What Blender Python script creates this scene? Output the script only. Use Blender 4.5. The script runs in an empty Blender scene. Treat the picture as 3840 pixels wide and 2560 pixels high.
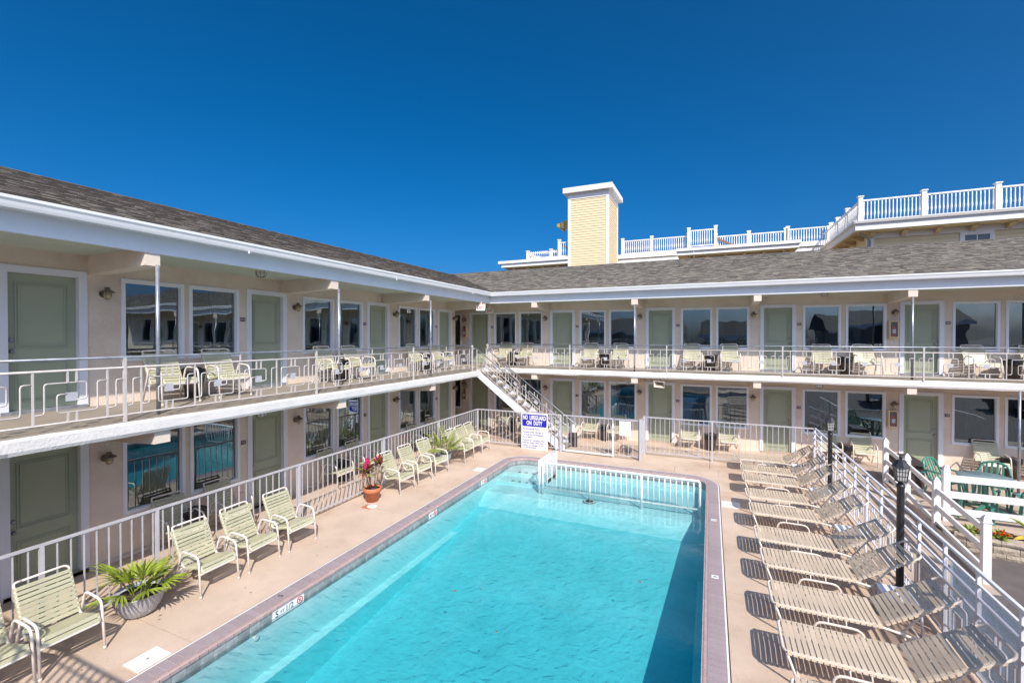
import bpy, math, random
from mathutils import Vector, Matrix
R = math.radians
rnd = random.Random(11)
sc = bpy.context.scene
C = sc.collection

# ------------------------------------------------------------------ camera, sky, sun, exposure
cd = bpy.data.cameras.new('camera'); cam = bpy.data.objects.new('camera', cd); C.objects.link(cam)
cd.sensor_width = 36; cd.lens = 1690 / 3840 * 36; cd.clip_start = .05; cd.clip_end = 2000
cam.location = (0, 0, 3.67); cam.rotation_euler = (R(90 - .622), 0, R(23.73)); sc.camera = cam

SUN = Vector((.71, -.83, 1)).normalized()
EL = math.asin(SUN.z); ROT = math.atan2(SUN.x, SUN.y)
w = bpy.data.worlds.new('World'); sc.world = w; w.use_nodes = True
nt = w.node_tree; nt.nodes.clear()
sky = nt.nodes.new('ShaderNodeTexSky'); sky.sky_type = 'NISHITA'; sky.sun_disc = False
sky.sun_elevation = EL; sky.sun_rotation = ROT; sky.altitude = 0; sky.air_density = .6; sky.dust_density = 3.6; sky.ozone_density = 10
hs = nt.nodes.new('ShaderNodeHueSaturation'); hs.inputs['Saturation'].default_value = 1.24; hs.inputs['Hue'].default_value = .492; hs.inputs['Value'].default_value = .86
bg = nt.nodes.new('ShaderNodeBackground'); bg.inputs[1].default_value = .11
wo = nt.nodes.new('ShaderNodeOutputWorld')
nt.links.new(sky.outputs[0], hs.inputs['Color']); nt.links.new(hs.outputs[0], bg.inputs[0]); nt.links.new(bg.outputs[0], wo.inputs[0])
sd = bpy.data.lights.new('sun', 'SUN'); sd.energy = 3.0; sd.angle = R(.5); sd.color = (1, .92, .82)
so = bpy.data.objects.new('sun', sd); C.objects.link(so); so.location = (20, -20, 30)
so.rotation_euler = SUN.to_track_quat('Z', 'Y').to_euler()
vs = sc.view_settings; vs.view_transform = 'Standard'; vs.look = 'None'; vs.gamma = 1; vs.use_curve_mapping = False
vs.exposure = .82
sc.cycles.max_bounces = 12; sc.cycles.diffuse_bounces = 6; sc.cycles.transparent_max_bounces = 16; sc.cycles.caustics_refractive = False

# ------------------------------------------------------------------ materials
MATS = {}
def M(name, col, rough=.6, var=.0, scale=4, bump=0, bscale=60, metal=0, spec=.5, world=False, var2=None, rand=0, coat=0):
    m = bpy.data.materials.new(name); m.use_nodes = True; n = m.node_tree.nodes; l = m.node_tree.links
    p = n['Principled BSDF']; p.inputs['Base Color'].default_value = (*col, 1); p.inputs['Roughness'].default_value = rough
    p.inputs['Metallic'].default_value = metal; p.inputs['Specular IOR Level'].default_value = spec
    if coat: p.inputs['Coat Weight'].default_value = coat
    if world:
        co = n.new('ShaderNodeNewGeometry').outputs['Position']
    else:
        co = n.new('ShaderNodeTexCoord').outputs['Object']
    out = None
    if var or rand:
        t = n.new('ShaderNodeTexNoise'); t.inputs['Scale'].default_value = scale; t.inputs['Detail'].default_value = 5; l.new(co, t.inputs['Vector'])
        cr = n.new('ShaderNodeValToRGB'); cr.color_ramp.elements[0].position = .3; cr.color_ramp.elements[1].position = .7
        cr.color_ramp.elements[0].color = (*[c * (1 - var) for c in col], 1)
        cr.color_ramp.elements[1].color = (*[min(1, c * (1 + var)) for c in (var2 or col)], 1)
        l.new(t.outputs['Fac'], cr.inputs[0]); out = cr.outputs[0]
        if rand:
            oi = n.new('ShaderNodeObjectInfo'); h = n.new('ShaderNodeHueSaturation'); mp = n.new('ShaderNodeMapRange')
            mp.inputs[3].default_value = 1 - rand; mp.inputs[4].default_value = 1 + rand
            l.new(oi.outputs['Random'], mp.inputs[0]); l.new(mp.outputs[0], h.inputs['Value']); l.new(out, h.inputs['Color']); out = h.outputs[0]
        l.new(out, p.inputs['Base Color'])
    if bump:
        t2 = n.new('ShaderNodeTexNoise'); t2.inputs['Scale'].default_value = bscale; t2.inputs['Detail'].default_value = 4; l.new(co, t2.inputs['Vector'])
        b = n.new('ShaderNodeBump'); b.inputs['Strength'].default_value = bump; b.inputs['Distance'].default_value = .02
        l.new(t2.outputs['Fac'], b.inputs['Height']); l.new(b.outputs[0], p.inputs['Normal'])
    MATS[name] = m; return m
def stain(name, dark, scale, lo, hi, amt):
    m = MATS[name]; n = m.node_tree.nodes; l = m.node_tree.links; p = n['Principled BSDF']; src = p.inputs['Base Color'].links[0].from_socket
    g = n.new('ShaderNodeNewGeometry'); t = n.new('ShaderNodeTexNoise'); t.inputs['Scale'].default_value = scale; t.inputs['Detail'].default_value = 6; t.inputs['Roughness'].default_value = .65; l.new(g.outputs['Position'], t.inputs['Vector'])
    r = n.new('ShaderNodeMapRange'); r.inputs[1].default_value = lo; r.inputs[2].default_value = hi; r.inputs[4].default_value = amt; l.new(t.outputs['Fac'], r.inputs[0])
    x = n.new('ShaderNodeMixRGB'); x.blend_type = 'MULTIPLY'; l.new(r.outputs[0], x.inputs[0]); l.new(src, x.inputs[1]); x.inputs[2].default_value = (*dark, 1); l.new(x.outputs[0], p.inputs['Base Color'])

M('stucco', (.75, .635, .525), .9, .07, 1.6, .5, 45, world=True)
stain('stucco', (.86, .80, .74), 1.1, .48, .75, .8)
M('white_paint', (.78, .78, .79), .5, .03, 3, world=True)
M('trim', (.74, .75, .79), .5, .03, 2, world=True)
M('slab_white', (.70, .665, .635), .75, .05, 5, .4, 34, world=True)
M('soffit', (.58, .59, .49), .7, .05, 2, world=True)
M('beam', (.72, .61, .51), .85, .05, 3, .3, 40, world=True)
M('door_green', (.35, .38, .27), .45, .04, 3, world=True)
M('window_frame', (.80, .81, .84), .4)
M('balcony_floor', (.30, .255, .205), .8, .10, 2.5, .2, 90, world=True)
M('rail_paint', (.56, .515, .485), .4, .08, 14, world=True)
stain('rail_paint', (.62, .42, .30), 5, .62, .76, .55)
M('galv', (.33, .35, .39), .35, .25, 9, metal=.5, world=True)
M('fence_paint', (.50, .485, .51), .4, .07, 10, world=True)
M('right_rail', (.70, .71, .77), .35, .06, 8, world=True)
M('strap_green', (.46, .445, .30), .38, .06, 9, rand=.07)
M('frame_cream', (.80, .72, .655), .35, .03, 9)
M('strap_tan', (.59, .485, .365), .4, .05, 9, rand=.07)
M('frame_tan', (.74, .66, .58), .35, .03, 9)
M('foot_cap', (.62, .58, .50), .6)
M('bin_brown', (.075, .055, .045), .5, .1, 6)
M('bag_black', (.012, .012, .014), .22, bump=1.0, bscale=18)
M('bronze', (.22, .19, .16), .4, .15, 8, metal=.6)
M('amber', (.50, .40, .22), .25)
M('black_metal', (.035, .034, .037), .35, .2, 9)
M('lantern_glass', (.45, .44, .41), .2)
M('plate', (.06, .012, .025), .35)
M('ink_white', (.8, .78, .78), .5)
M('ink_blue', (.012, .015, .36), .4)
M('sign_white', (.83, .81, .76), .45, .02, 3)
M('ink_dark', (.02, .022, .04), .5)
M('ink_red', (.55, .03, .05), .5)
M('exit_red', (.35, .03, .03), .5)
M('cabinet', (.74, .58, .33), .5)
M('ext_red', (.45, .02, .02), .3)
M('coping', (.35, .285, .30), .75, .08, 7, .35, 70, rand=.07)
M('bullnose', (.42, .30, .285), .55, .08, 9, .15, 60, rand=.07)
M('grout', (.68, .62, .59), .9, .05, 9, world=True)
M('tile_grey', (.27, .28, .28), .35, .25, 14, rand=.2)
M('tile_white', (.82, .81, .78), .3)
M('tile_dark', (.03, .05, .07), .3)
M('plaster', (.66, .83, .84), .7, .04, 1.3, world=True)
M('pool_paint', (.36, .775, .80), .7, .06, 1.1, world=True)
M('ledge', (.84, .88, .87), .6, .03, 3, world=True)
M('concrete', (.63, .485, .37), .9, .11, 1.4, .5, 120, world=True, var2=(.60, .47, .37))
stain('concrete', (.72, .58, .48), .55, .50, .72, .8); stain('concrete', (.55, .50, .47), 26, .60, .75, .7)
M('concrete_walk', (.46, .36, .285), .9, .12, 1.4, .35, 110, world=True)
M('joint', (.24, .18, .14), .95, world=True)
M('asphalt', (.135, .112, .105), .92, .16, 3, .5, 160, world=True)
M('block', (.43, .36, .28), .95, .16, 7, 1.0, 30, rand=.1)
M('soil', (.055, .038, .028), .95, .4, 25, 1.0, 40)
M('vinyl', (.80, .79, .79), .35)
M('terracotta', (.52, .17, .075), .6, .07, 6)
M('bowl_grey', (.40, .40, .43), .6, .12, 9, .6, 16)
M('leaf_green', (.24, .31, .03), .4, .25, 8)
M('leaf_palm', (.25, .31, .045), .4, .3, 6)
M('leaf_yellow', (.55, .36, .05), .5, .3, 9)
M('leaf_red', (.26, .04, .06), .4, .4, 8, var2=(.20, .075, .03))
M('leaf_pink', (.55, .02, .14), .4, .2, 8)
M('flower_red', (.62, .018, .008), .45, .15, 30)
M('flower_eye', (.65, .30, .03), .6)
M('stem', (.22, .13, .10), .7)
M('plastic_green', (.075, .245, .19), .28, .05, 5)
M('table_top', (.22, .30, .32), .22, .35, 60)
M('plastic_white', (.80, .82, .88), .35)
M('deck_box', (.060, .045, .040), .55, .1, 8)
M('teal', (.02, .40, .33), .4)
M('siding', (.78, .64, .40), .7, .03, 3, world=True)
M('far_trim', (.84, .82, .79), .55, .03, 2, world=True)
M('far_soffit', (.66, .54, .33), .7)
M('wood', (.22, .10, .055), .6)
M('awning_yellow', (.62, .36, .03), .7)
M('awning_white', (.72, .66, .52), .7)
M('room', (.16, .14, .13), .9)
M('curtain', (.55, .60, .56), .85, .04, 3)
M('lampshade', (.62, .60, .52), .6)
M('speaker', (.60, .51, .42), .55)
M('house_wall', (.30, .27, .25), .9, .1, 1, world=True)
M('house_roof', (.10, .09, .085), .9, .2, 4, world=True)
M('far_glass', (.08, .10, .12), .08)
M('bark', (.10, .075, .055), .9, .3, 9)
M('crown', (.05, .085, .025), .7, .4, 3)

# shingles read a per-face tone
m = bpy.data.materials.new('shingle'); m.use_nodes = True; n = m.node_tree.nodes; l = m.node_tree.links
p = n['Principled BSDF']; p.inputs['Roughness'].default_value = .95; p.inputs['Specular IOR Level'].default_value = .2
a = n.new('ShaderNodeAttribute'); a.attribute_name = 'tone'
g = n.new('ShaderNodeNewGeometry'); t = n.new('ShaderNodeTexNoise'); t.inputs['Scale'].default_value = 120; l.new(g.outputs['Position'], t.inputs['Vector'])
t3 = n.new('ShaderNodeTexNoise'); t3.inputs['Scale'].default_value = .5; l.new(g.outputs['Position'], t3.inputs['Vector'])
mx = n.new('ShaderNodeMixRGB'); mx.blend_type = 'MULTIPLY'; mx.inputs[0].default_value = .16
ad = n.new('ShaderNodeMath'); ad.operation = 'ADD'; l.new(t.outputs['Fac'], ad.inputs[0]); l.new(t3.outputs['Fac'], ad.inputs[1])
l.new(a.outputs['Color'], mx.inputs[1]); l.new(ad.outputs[0], mx.inputs[2]); l.new(mx.outputs[0], p.inputs['Base Color'])
MATS['shingle'] = m

def glass_mat(name, ior, tint, wob, wscale):
    m = bpy.data.materials.new(name); m.use_nodes = True; n = m.node_tree.nodes; l = m.node_tree.links
    n.remove(n['Principled BSDF']); o = n['Material Output']
    tr = n.new('ShaderNodeBsdfTransparent'); tr.inputs[0].default_value = (*tint, 1)
    gl = n.new('ShaderNodeBsdfGlossy'); gl.inputs['Roughness'].default_value = .0; gl.inputs[0].default_value = (.78, .93, 1, 1)
    fr = n.new('ShaderNodeFresnel'); fr.inputs['IOR'].default_value = ior; mix = n.new('ShaderNodeMixShader')
    if wob:
        g = n.new('ShaderNodeNewGeometry'); t = n.new('ShaderNodeTexNoise'); t.inputs['Scale'].default_value = wscale; t.inputs['Detail'].default_value = 1
        b = n.new('ShaderNodeBump'); b.inputs['Strength'].default_value = wob; b.inputs['Distance'].default_value = .1
        l.new(g.outputs['Position'], t.inputs['Vector']); l.new(t.outputs['Fac'], b.inputs['Height']); l.new(b.outputs[0], gl.inputs['Normal'])
    l.new(fr.outputs[0], mix.inputs[0]); l.new(tr.outputs[0], mix.inputs[1]); l.new(gl.outputs[0], mix.inputs[2]); l.new(mix.outputs[0], o.inputs[0])
    MATS[name] = m; return m
glass_mat('glass', 3.0, (.55, .62, .62), .03, 1.5)
glass_mat('plexi', 1.12, (.90, .89, .90), .0, 6)
_n = MATS['plexi'].node_tree.nodes; _l = MATS['plexi'].node_tree.links
_d = _n.new('ShaderNodeBsdfDiffuse'); _d.inputs[0].default_value = (.8, .78, .8, 1); _m = _n.new('ShaderNodeMixShader'); _m.inputs[0].default_value = .16
_o = _n['Material Output']; _src = _o.inputs[0].links[0].from_socket; _l.new(_src, _m.inputs[1]); _l.new(_d.outputs[0], _m.inputs[2]); _l.new(_m.outputs[0], _o.inputs[0])

# water: surface reflects by Fresnel, body absorbs red
m = bpy.data.materials.new('water'); m.use_nodes = True; n = m.node_tree.nodes; l = m.node_tree.links
n.remove(n['Principled BSDF']); o = n['Material Output']
tr = n.new('ShaderNodeBsdfTransparent'); gl = n.new('ShaderNodeBsdfGlossy'); gl.inputs['Roughness'].default_value = .03
fr = n.new('ShaderNodeFresnel'); fr.inputs['IOR'].default_value = 1.33; mix = n.new('ShaderNodeMixShader')
g = n.new('ShaderNodeNewGeometry')
t = n.new('ShaderNodeTexNoise'); t.inputs['Scale'].default_value = 6.5; t.inputs['Detail'].default_value = 3; t.inputs['Distortion'].default_value = .9
b = n.new('ShaderNodeBump'); b.inputs['Strength'].default_value = .05; b.inputs['Distance'].default_value = .05
l.new(g.outputs['Position'], t.inputs['Vector']); l.new(t.outputs['Fac'], b.inputs['Height']); l.new(b.outputs[0], gl.inputs['Normal']); l.new(b.outputs[0], fr.inputs['Normal'])
# noise in the see-through tint stands in for light focused by ripples
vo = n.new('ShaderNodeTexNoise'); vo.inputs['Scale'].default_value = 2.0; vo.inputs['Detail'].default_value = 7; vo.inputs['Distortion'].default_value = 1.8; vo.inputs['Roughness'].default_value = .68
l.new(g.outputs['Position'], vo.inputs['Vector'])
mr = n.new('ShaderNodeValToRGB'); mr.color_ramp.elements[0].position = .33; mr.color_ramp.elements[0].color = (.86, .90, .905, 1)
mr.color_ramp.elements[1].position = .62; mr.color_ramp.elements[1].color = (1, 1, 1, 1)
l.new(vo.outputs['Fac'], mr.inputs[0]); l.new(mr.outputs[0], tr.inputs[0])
va = n.new('ShaderNodeVolumeAbsorption'); va.inputs['Density'].default_value = 1.0; va.inputs['Color'].default_value = (.46, .892, .928, 1)
l.new(fr.outputs[0], mix.inputs[0]); l.new(tr.outputs[0], mix.inputs[1]); l.new(gl.outputs[0], mix.inputs[2]); l.new(mix.outputs[0], o.inputs['Surface'])
l.new(va.outputs[0], o.inputs['Volume'])
MATS['water'] = m

# ------------------------------------------------------------------ mesh helpers
class MB:
    def __init__(s): s.v = []; s.f = []; s.sm = []
    def face(s, pts, smooth=False):
        k = len(s.v); s.v += [tuple(p) for p in pts]; s.f.append(tuple(range(k, k + len(pts)))); s.sm.append(smooth); return s
    def hexa(s, P):
        k = len(s.v); s.v += [tuple(p) for p in P]
        for q in ((0, 3, 2, 1), (4, 5, 6, 7), (0, 1, 5, 4), (1, 2, 6, 5), (2, 3, 7, 6), (3, 0, 4, 7)):
            s.f.append(tuple(k + i for i in q)); s.sm.append(False)
        return s
    def box(s, x0, y0, z0, x1, y1, z1):
        x0, x1 = min(x0, x1), max(x0, x1); y0, y1 = min(y0, y1), max(y0, y1); z0, z1 = min(z0, z1), max(z0, z1)
        return s.hexa([(x0, y0, z0), (x1, y0, z0), (x1, y1, z0), (x0, y1, z0), (x0, y0, z1), (x1, y0, z1), (x1, y1, z1), (x0, y1, z1)])
    def bar(s, a, b, wd, ht, up=(0, 0, 1)):
        a, b = Vector(a), Vector(b); d = (b - a).normalized(); u = Vector(up)
        if abs(d.dot(u)) > .99: u = Vector((1, 0, 0))
        sd_ = d.cross(u).normalized() * wd / 2; u2 = sd_.cross(d).normalized() * ht / 2
        return s.hexa([a - sd_ - u2, a + sd_ - u2, b + sd_ - u2, b - sd_ - u2, a - sd_ + u2, a + sd_ + u2, b + sd_ + u2, b - sd_ + u2])
    def tube(s, path, r, n=6, closed=False, caps=True):
        P = [Vector(p) for p in path]; N = len(P); k = len(s.v)
        if callable(r): rad = r
        else: rad = lambda i: r
        prev = None
        for i in range(N):
            if closed: d = (P[(i + 1) % N] - P[i - 1]).normalized()
            else: d = (P[min(i + 1, N - 1)] - P[max(i - 1, 0)]).normalized()
            if prev is None:
                u = Vector((0, 0, 1)) if abs(d.z) < .9 else Vector((1, 0, 0))
            else: u = prev
            a = (u - d * u.dot(d)).normalized(); b = d.cross(a); prev = a
            for j in range(n):
                t = 2 * math.pi * (j + .5) / n
                s.v.append(tuple(P[i] + (a * math.cos(t) + b * math.sin(t)) * rad(i)))
        for i in range(N if closed else N - 1):
            for j in range(n):
                i2 = (i + 1) % N
                s.f.append((k + i * n + j, k + i * n + (j + 1) % n, k + i2 * n + (j + 1) % n, k + i2 * n + j)); s.sm.append(n > 4)
        if caps and not closed:
            s.f.append(tuple(k + j for j in reversed(range(n)))); s.sm.append(False)
            s.f.append(tuple(k + (N - 1) * n + j for j in range(n))); s.sm.append(False)
        return s
    def lathe(s, prof, c=(0, 0, 0), n=16, sx=1, sy=1, smooth=True):
        k = len(s.v); N = len(prof)
        for (r, z) in prof:
            for j in range(n):
                t = 2 * math.pi * j / n; s.v.append((c[0] + r * sx * math.cos(t), c[1] + r * sy * math.sin(t), c[2] + z))
        for i in range(N - 1):
            for j in range(n):
                s.f.append((k + i * n + j, k + i * n + (j + 1) % n, k + (i + 1) * n + (j + 1) % n, k + (i + 1) * n + j)); s.sm.append(smooth)
        if prof[0][0] > 1e-4: s.f.append(tuple(k + j for j in reversed(range(n)))); s.sm.append(False)
        if prof[-1][0] > 1e-4: s.f.append(tuple(k + (N - 1) * n + j for j in range(n))); s.sm.append(False)
        return s
    def prism(s, poly, d):
        """poly: 3D points, extruded by the vector d"""
        d = Vector(d); k = len(s.v); N = len(poly)
        s.v += [tuple(p) for p in poly] + [tuple(Vector(p) + d) for p in poly]
        s.f.append(tuple(k + i for i in reversed(range(N)))); s.f.append(tuple(k + N + i for i in range(N))); s.sm += [False, False]
        for i in range(N): s.f.append((k + i, k + (i + 1) % N, k + N + (i + 1) % N, k + N + i)); s.sm.append(False)
        return s
    def mesh(s, name, mat, shift=None):
        me = bpy.data.meshes.new(name)
        v = s.v if shift is None else [(a[0] - shift[0], a[1] - shift[1], a[2] - shift[2]) for a in s.v]
        me.from_pydata(v, [], s.f); me.polygons.foreach_set('use_smooth', s.sm); me.materials.append(MATS[mat]); me.update(); return me

def root_of(o):
    while o.parent: o = o.parent
    return o
def part(mb, name, mat, parent=None, world=True, label=None, kind=None):
    """one mesh object; with world=True the vertices are given in world space"""
    sh = tuple(root_of(parent).location) if (parent and world) else None
    me = mb.mesh(name, mat, sh) if isinstance(mb, MB) else mb
    o = bpy.data.objects.new(name, me); C.objects.link(o); o.parent = parent
    if label: o['label'] = label
    if kind: o['kind'] = kind
    return o
def tag(o, label, cat, group=None):
    o['label'] = label; o['category'] = cat
    if group: o['group'] = group
    return o
def thing(name, label, cat, loc=(0, 0, 0), rz=0, group=None):
    o = bpy.data.objects.new(name, None); C.objects.link(o); o.location = loc; o.rotation_euler = (0, 0, rz); o.empty_display_size = .1
    return tag(o, label, cat, group)
def struct(name, mb, mat):
    o = part(mb, name, mat); o['kind'] = 'structure'; return o
CH = {}
def kids(o):
    return [c for c in o.children]
def copy_tree(o, parent=None):
    c = o.copy(); C.objects.link(c); c.parent = parent
    for ch in o.children: copy_tree(ch, c)
    return c
def arc(c, r, a0, a1, n, ax, ay):
    c, ax, ay = Vector(c), Vector(ax), Vector(ay)
    return [c + ax * r * math.cos(R(a0 + (a1 - a0) * i / n)) + ay * r * math.sin(R(a0 + (a1 - a0) * i / n)) for i in range(n + 1)]
def roundpath(pts, r, n=3):
    """polyline with its inner corners rounded"""
    P = [Vector(p) for p in pts]; out = [P[0]]
    for i in range(1, len(P) - 1):
        a, b, c = P[i - 1], P[i], P[i + 1]; d1 = (a - b); d2 = (c - b); rr = min(r, d1.length * .45, d2.length * .45)
        p1 = b + d1.normalized() * rr; p2 = b + d2.normalized() * rr
        for k in range(n + 1):
            t = k / n; out.append(p1 * (1 - t) ** 2 + b * 2 * t * (1 - t) + p2 * t * t)
    return out + [P[-1]]
def text(name, s, size, mat, parent, loc, rot, align='CENTER', sx=1, bold=0, ext=.002, world=True):
    cu = bpy.data.curves.new(name, 'FONT'); cu.body = s; cu.size = size; cu.align_x = align; cu.align_y = 'CENTER'; cu.extrude = ext; cu.offset = bold; cu.resolution_u = 3
    cu.materials.append(MATS[mat]); o = bpy.data.objects.new(name, cu); C.objects.link(o); o.parent = parent
    L = Vector(loc) - (Vector(root_of(parent).location) if world else Vector())
    o.location = L; o.rotation_euler = rot; o.scale = (sx, 1, 1); return o
FACE_Y = (R(90), 0, 0)          # reads from -Y
FACE_X = (R(90), 0, R(90))      # reads from +X

D = -.05                        # pool deck level
WX, WY = -9.05, 16.52           # wall planes of the side wing and the end wing
F2 = 2.6                        # upper door sills
def zfl(d): return 2.555 - .02 * d   # balcony floor falls slightly towards its edge

# ------------------------------------------------------------------ ground
g = MB()
for q in ((-400, -400, -6, 600), (.1, -400, 400, 600), (-6, -400, .1, .3), (-6, 13.1, .1, 600)): g.face([(q[0], q[1], -.62), (q[2], q[1], -.62), (q[2], q[3], -.62), (q[0], q[3], -.62)])
struct('ground', g, 'asphalt')
PX0, PX1, PY0, PY1 = -5.74, .20, .4, 13.02     # outer edge of the coping
RAD = .75
base = MB()
for q in ((-9.05, -3, PX0 - .01, 16.52), (PX1 + .01, -3, 2.72, 16.52), (PX0 - .02, PY1 + .01, PX1 + .02, 16.52), (PX0 - .02, -3, PX1 + .02, PY0 - .02)):
    base.box(q[0], q[1], -.60, q[2], q[3], D - .014)
struct('deck_base', base, 'joint')
deck = bpy.data.objects.new('pool_deck', None); C.objects.link(deck); deck['kind'] = 'structure'; deck['label'] = 'warm tan concrete deck around the pool'
def slab(x0, y0, x1, y1, mat='concrete', z=D, t=.012):
    part(MB().box(x0, y0, z - t, x1, y1, z), 'concrete_slab', mat, deck)
J = .005
ys = [-3, 3.42, 7.72, 11.95, 13.77]
for a, b_ in zip(ys[:-1], ys[1:]):
    slab(-7.50 + J, a + J, PX0 - .03, b_ - J); slab(-9.03, a + J, -7.50 - J, b_ - J)
slab(-9.03, 13.77 + J, -6.3 - J, 16.50)
for a, b_ in ((-6.3, -3.2), (-3.2, .0), (.0, 2.70)): slab(a + J, 13.77 + J, b_ - J, 16.50)
for a, b_ in ((PX0 - .03, -3.6), (-3.6, -.9)): slab(a + J, PY1 + .03, b_ - J, 13.77 - J)
slab(-.9 + J, PY1 + .03, PX1 + .03 - J, 13.77 - J)
yr = [-3, 4.0, 7.25, 10.99, 13.05, 13.77]
for a, b_ in zip(yr[:-1], yr[1:]): slab(PX1 + .03, a + J, 2.70, b_ - J)
# corner fillets between the square opening and the rounded coping
for (cx, cy, sx) in ((PX0 + RAD, PY1 - RAD, -1), (PX1 - RAD, PY1 - RAD, 1)):
    mb = MB(); A_ = [(cx + sx * (RAD + .03) * math.cos(R(q)), cy + (RAD + .03) * math.sin(R(q)), D) for q in range(0, 91, 10)]
    cor = (cx + sx * (RAD + .03), cy + RAD + .03, D)
    for i in range(len(A_) - 1): mb.face([cor, A_[i], A_[i + 1]])
    part(mb, 'concrete_corner', 'concrete', deck)

# ------------------------------------------------------------------ pool
def outline(off, step=None):
    """points along the coping: left side up, far side, right side down; off = inset from the outer edge"""
    x0, x1, y1 = PX0 + off, PX1 - off, PY1 - off; r = RAD - off; pts = []
    pts.append((x0, PY0)); pts.append((x0, y1 - r))
    for q in range(10, 91, 10): pts.append((x0 + r - r * math.cos(R(q)), y1 - r + r * math.sin(R(q))))
    for q in range(0, 91, 10): pts.append((x1 - r + r * math.sin(R(q)), y1 - r + r * math.cos(R(q))))
    pts.append((x1, PY0)); return pts
pool = bpy.data.objects.new('swimming_pool', None); C.objects.link(pool); pool['kind'] = 'structure'; pool['label'] = 'turquoise pool with mauve brick coping'
def strip(pa, pb, za, zb, mb=None, smooth=False):
    mb = mb or MB()
    for i in range(len(pa) - 1):
        mb.face([(*pa[i], za), (*pa[i + 1], za), (*pb[i + 1], zb), (*pb[i], zb)], smooth)
    return mb
part(strip(outline(-.016), outline(.006), D + .003, D + .003), 'white_edge_line', 'white_paint', pool)
part(strip(outline(.0), outline(.275), D - .006, D - .006), 'coping_bed', 'grout', pool)
WI = .25                                   # inset of the pool wall
wl = outline(WI)
part(strip(wl, wl, D - .004, -2.2), 'pool_wall', 'plaster', pool)
def brick_pts(o0, o1, s0, s1, z0, z1, nose=False):
    pass
def along(s):
    """position and inward normal at arc length s along the outer edge"""
    L1 = PY1 - RAD - PY0; A_ = RAD * math.pi / 2; L2 = PX1 - PX0 - 2 * RAD
    if s < L1: return Vector((PX0, PY0 + s, 0)), Vector((1, 0, 0))
    s -= L1
    if s < A_:
        q = s / RAD; return Vector((PX0 + RAD - RAD * math.cos(q), PY1 - RAD + RAD * math.sin(q), 0)), Vector((math.cos(q), -math.sin(q), 0))
    s -= A_
    if s < L2: return Vector((PX0 + RAD + s, PY1, 0)), Vector((0, -1, 0))
    s -= L2
    if s < A_:
        q = s / RAD; return Vector((PX1 - RAD + RAD * math.sin(q), PY1 - RAD + RAD * math.cos(q), 0)), Vector((-math.sin(q), -math.cos(q), 0))
    s -= A_
    return Vector((PX1, PY1 - RAD - s, 0)), Vector((-1, 0, 0))
TOT = 2 * (PY1 - RAD - PY0) + RAD * math.pi + PX1 - PX0 - 2 * RAD
PITCH = .1045; nb = int(TOT / PITCH); straight = {}
for i in range(nb):
    s0, s1 = i * PITCH + .004, (i + 1) * PITCH - .004
    p0, n0 = along(s0); p1, n1 = along(s1)
    if min(p0.y, p1.y) < 1.6: continue
    for nm, o0, o1, z0, z1, mat in (('coping_brick', .004, .214, -.03, .002, 'coping'), ('bullnose_tile', .219, .275, -.05, .004, 'bullnose')):
        q = [p0 + n0 * o0, p1 + n1 * o0, p1 + n1 * o1, p0 + n0 * o1]
        def mk(ref):
            mb = MB(); a = [Vector((v.x - ref.x, v.y - ref.y, 0)) for v in q]
            if nm == 'coping_brick':
                mb.hexa([v + Vector((0, 0, z0)) for v in a] + [v + Vector((0, 0, z1)) for v in a])
            else:
                for side in (0, 1):
                    pass
                A0, A1, B1, B0 = a; prof = [(0, z0), (0, z1), (.55, z1 + .003), (.86, z1 - .006), (1, z1 - .022), (1, z0)]
                P0 = [A0.lerp(B0, u) + Vector((0, 0, z)) for u, z in prof]; P1 = [A1.lerp(B1, u) + Vector((0, 0, z)) for u, z in prof]
                for k in range(len(prof) - 1): mb.face([P0[k], P1[k], P1[k + 1], P0[k + 1]], k in (2, 3))
                mb.face(P0); mb.face(list(reversed(P1)))
            return mb.mesh(nm, mat)
        key = (nm, round(n0.x), round(n0.y)) if (n0 - n1).length < 1e-6 else None
        if key and key in straight: me = straight[key]
        else:
            me = mk(p0)
            if key: straight[key] = me
        o = bpy.data.objects.new(nm, me); C.objects.link(o); o.parent = pool; o.location = (p0.x, p0.y, D + rnd.uniform(-.001, .001))
# waterline tiles
TP = .155; tcache = {}
for i in range(int(TOT / TP)):
    s0, s1 = i * TP + .002, (i + 1) * TP - .002; p0, n0 = along(s0); p1, n1 = along(s1)
    if p0.y < 2.0: continue
    key = (round(n0.x), round(n0.y)) if (n0 - n1).length < 1e-6 else None
    if key and key in tcache: me = tcache[key]
    else:
        a = [Vector((v.x - p0.x, v.y - p0.y, 0)) for v in (p0 + n0 * WI, p1 + n1 * WI, p1 + n1 * (WI + .008), p0 + n0 * (WI + .008))]
        me = MB().hexa([v + Vector((0, 0, -.21)) for v in a] + [v + Vector((0, 0, -.055)) for v in a]).mesh('waterline_tile', 'tile_grey')
        if key: tcache[key] = me
    o = bpy.data.objects.new('waterline_tile', me); C.objects.link(o); o.parent = pool; o.location = (p0.x, p0.y, D)
WZ = -.205                                   # water level
IX0, IX1, IY1 = PX0 + WI, PX1 - WI, PY1 - WI
def depth(x, y):
    if y > 10.78: z = -.46
    elif y > 10.3: z = -.46 - (10.78 - y) / .48 * .26
    else: z = -.72 - (10.3 - y) / 8 * .85
    z = max(z, -1.6)
    if x < IX0 + .17 or x > IX1 - .15: z = max(z, -.86)
    return z
xs_ = [IX0 - .05, IX0 + .165, IX0 + .175] + [IX0 + .175 + (IX1 - IX0 - .33) * k / 24 for k in range(1, 24)] + [IX1 - .155, IX1 - .145, IX1 + .05]
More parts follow.
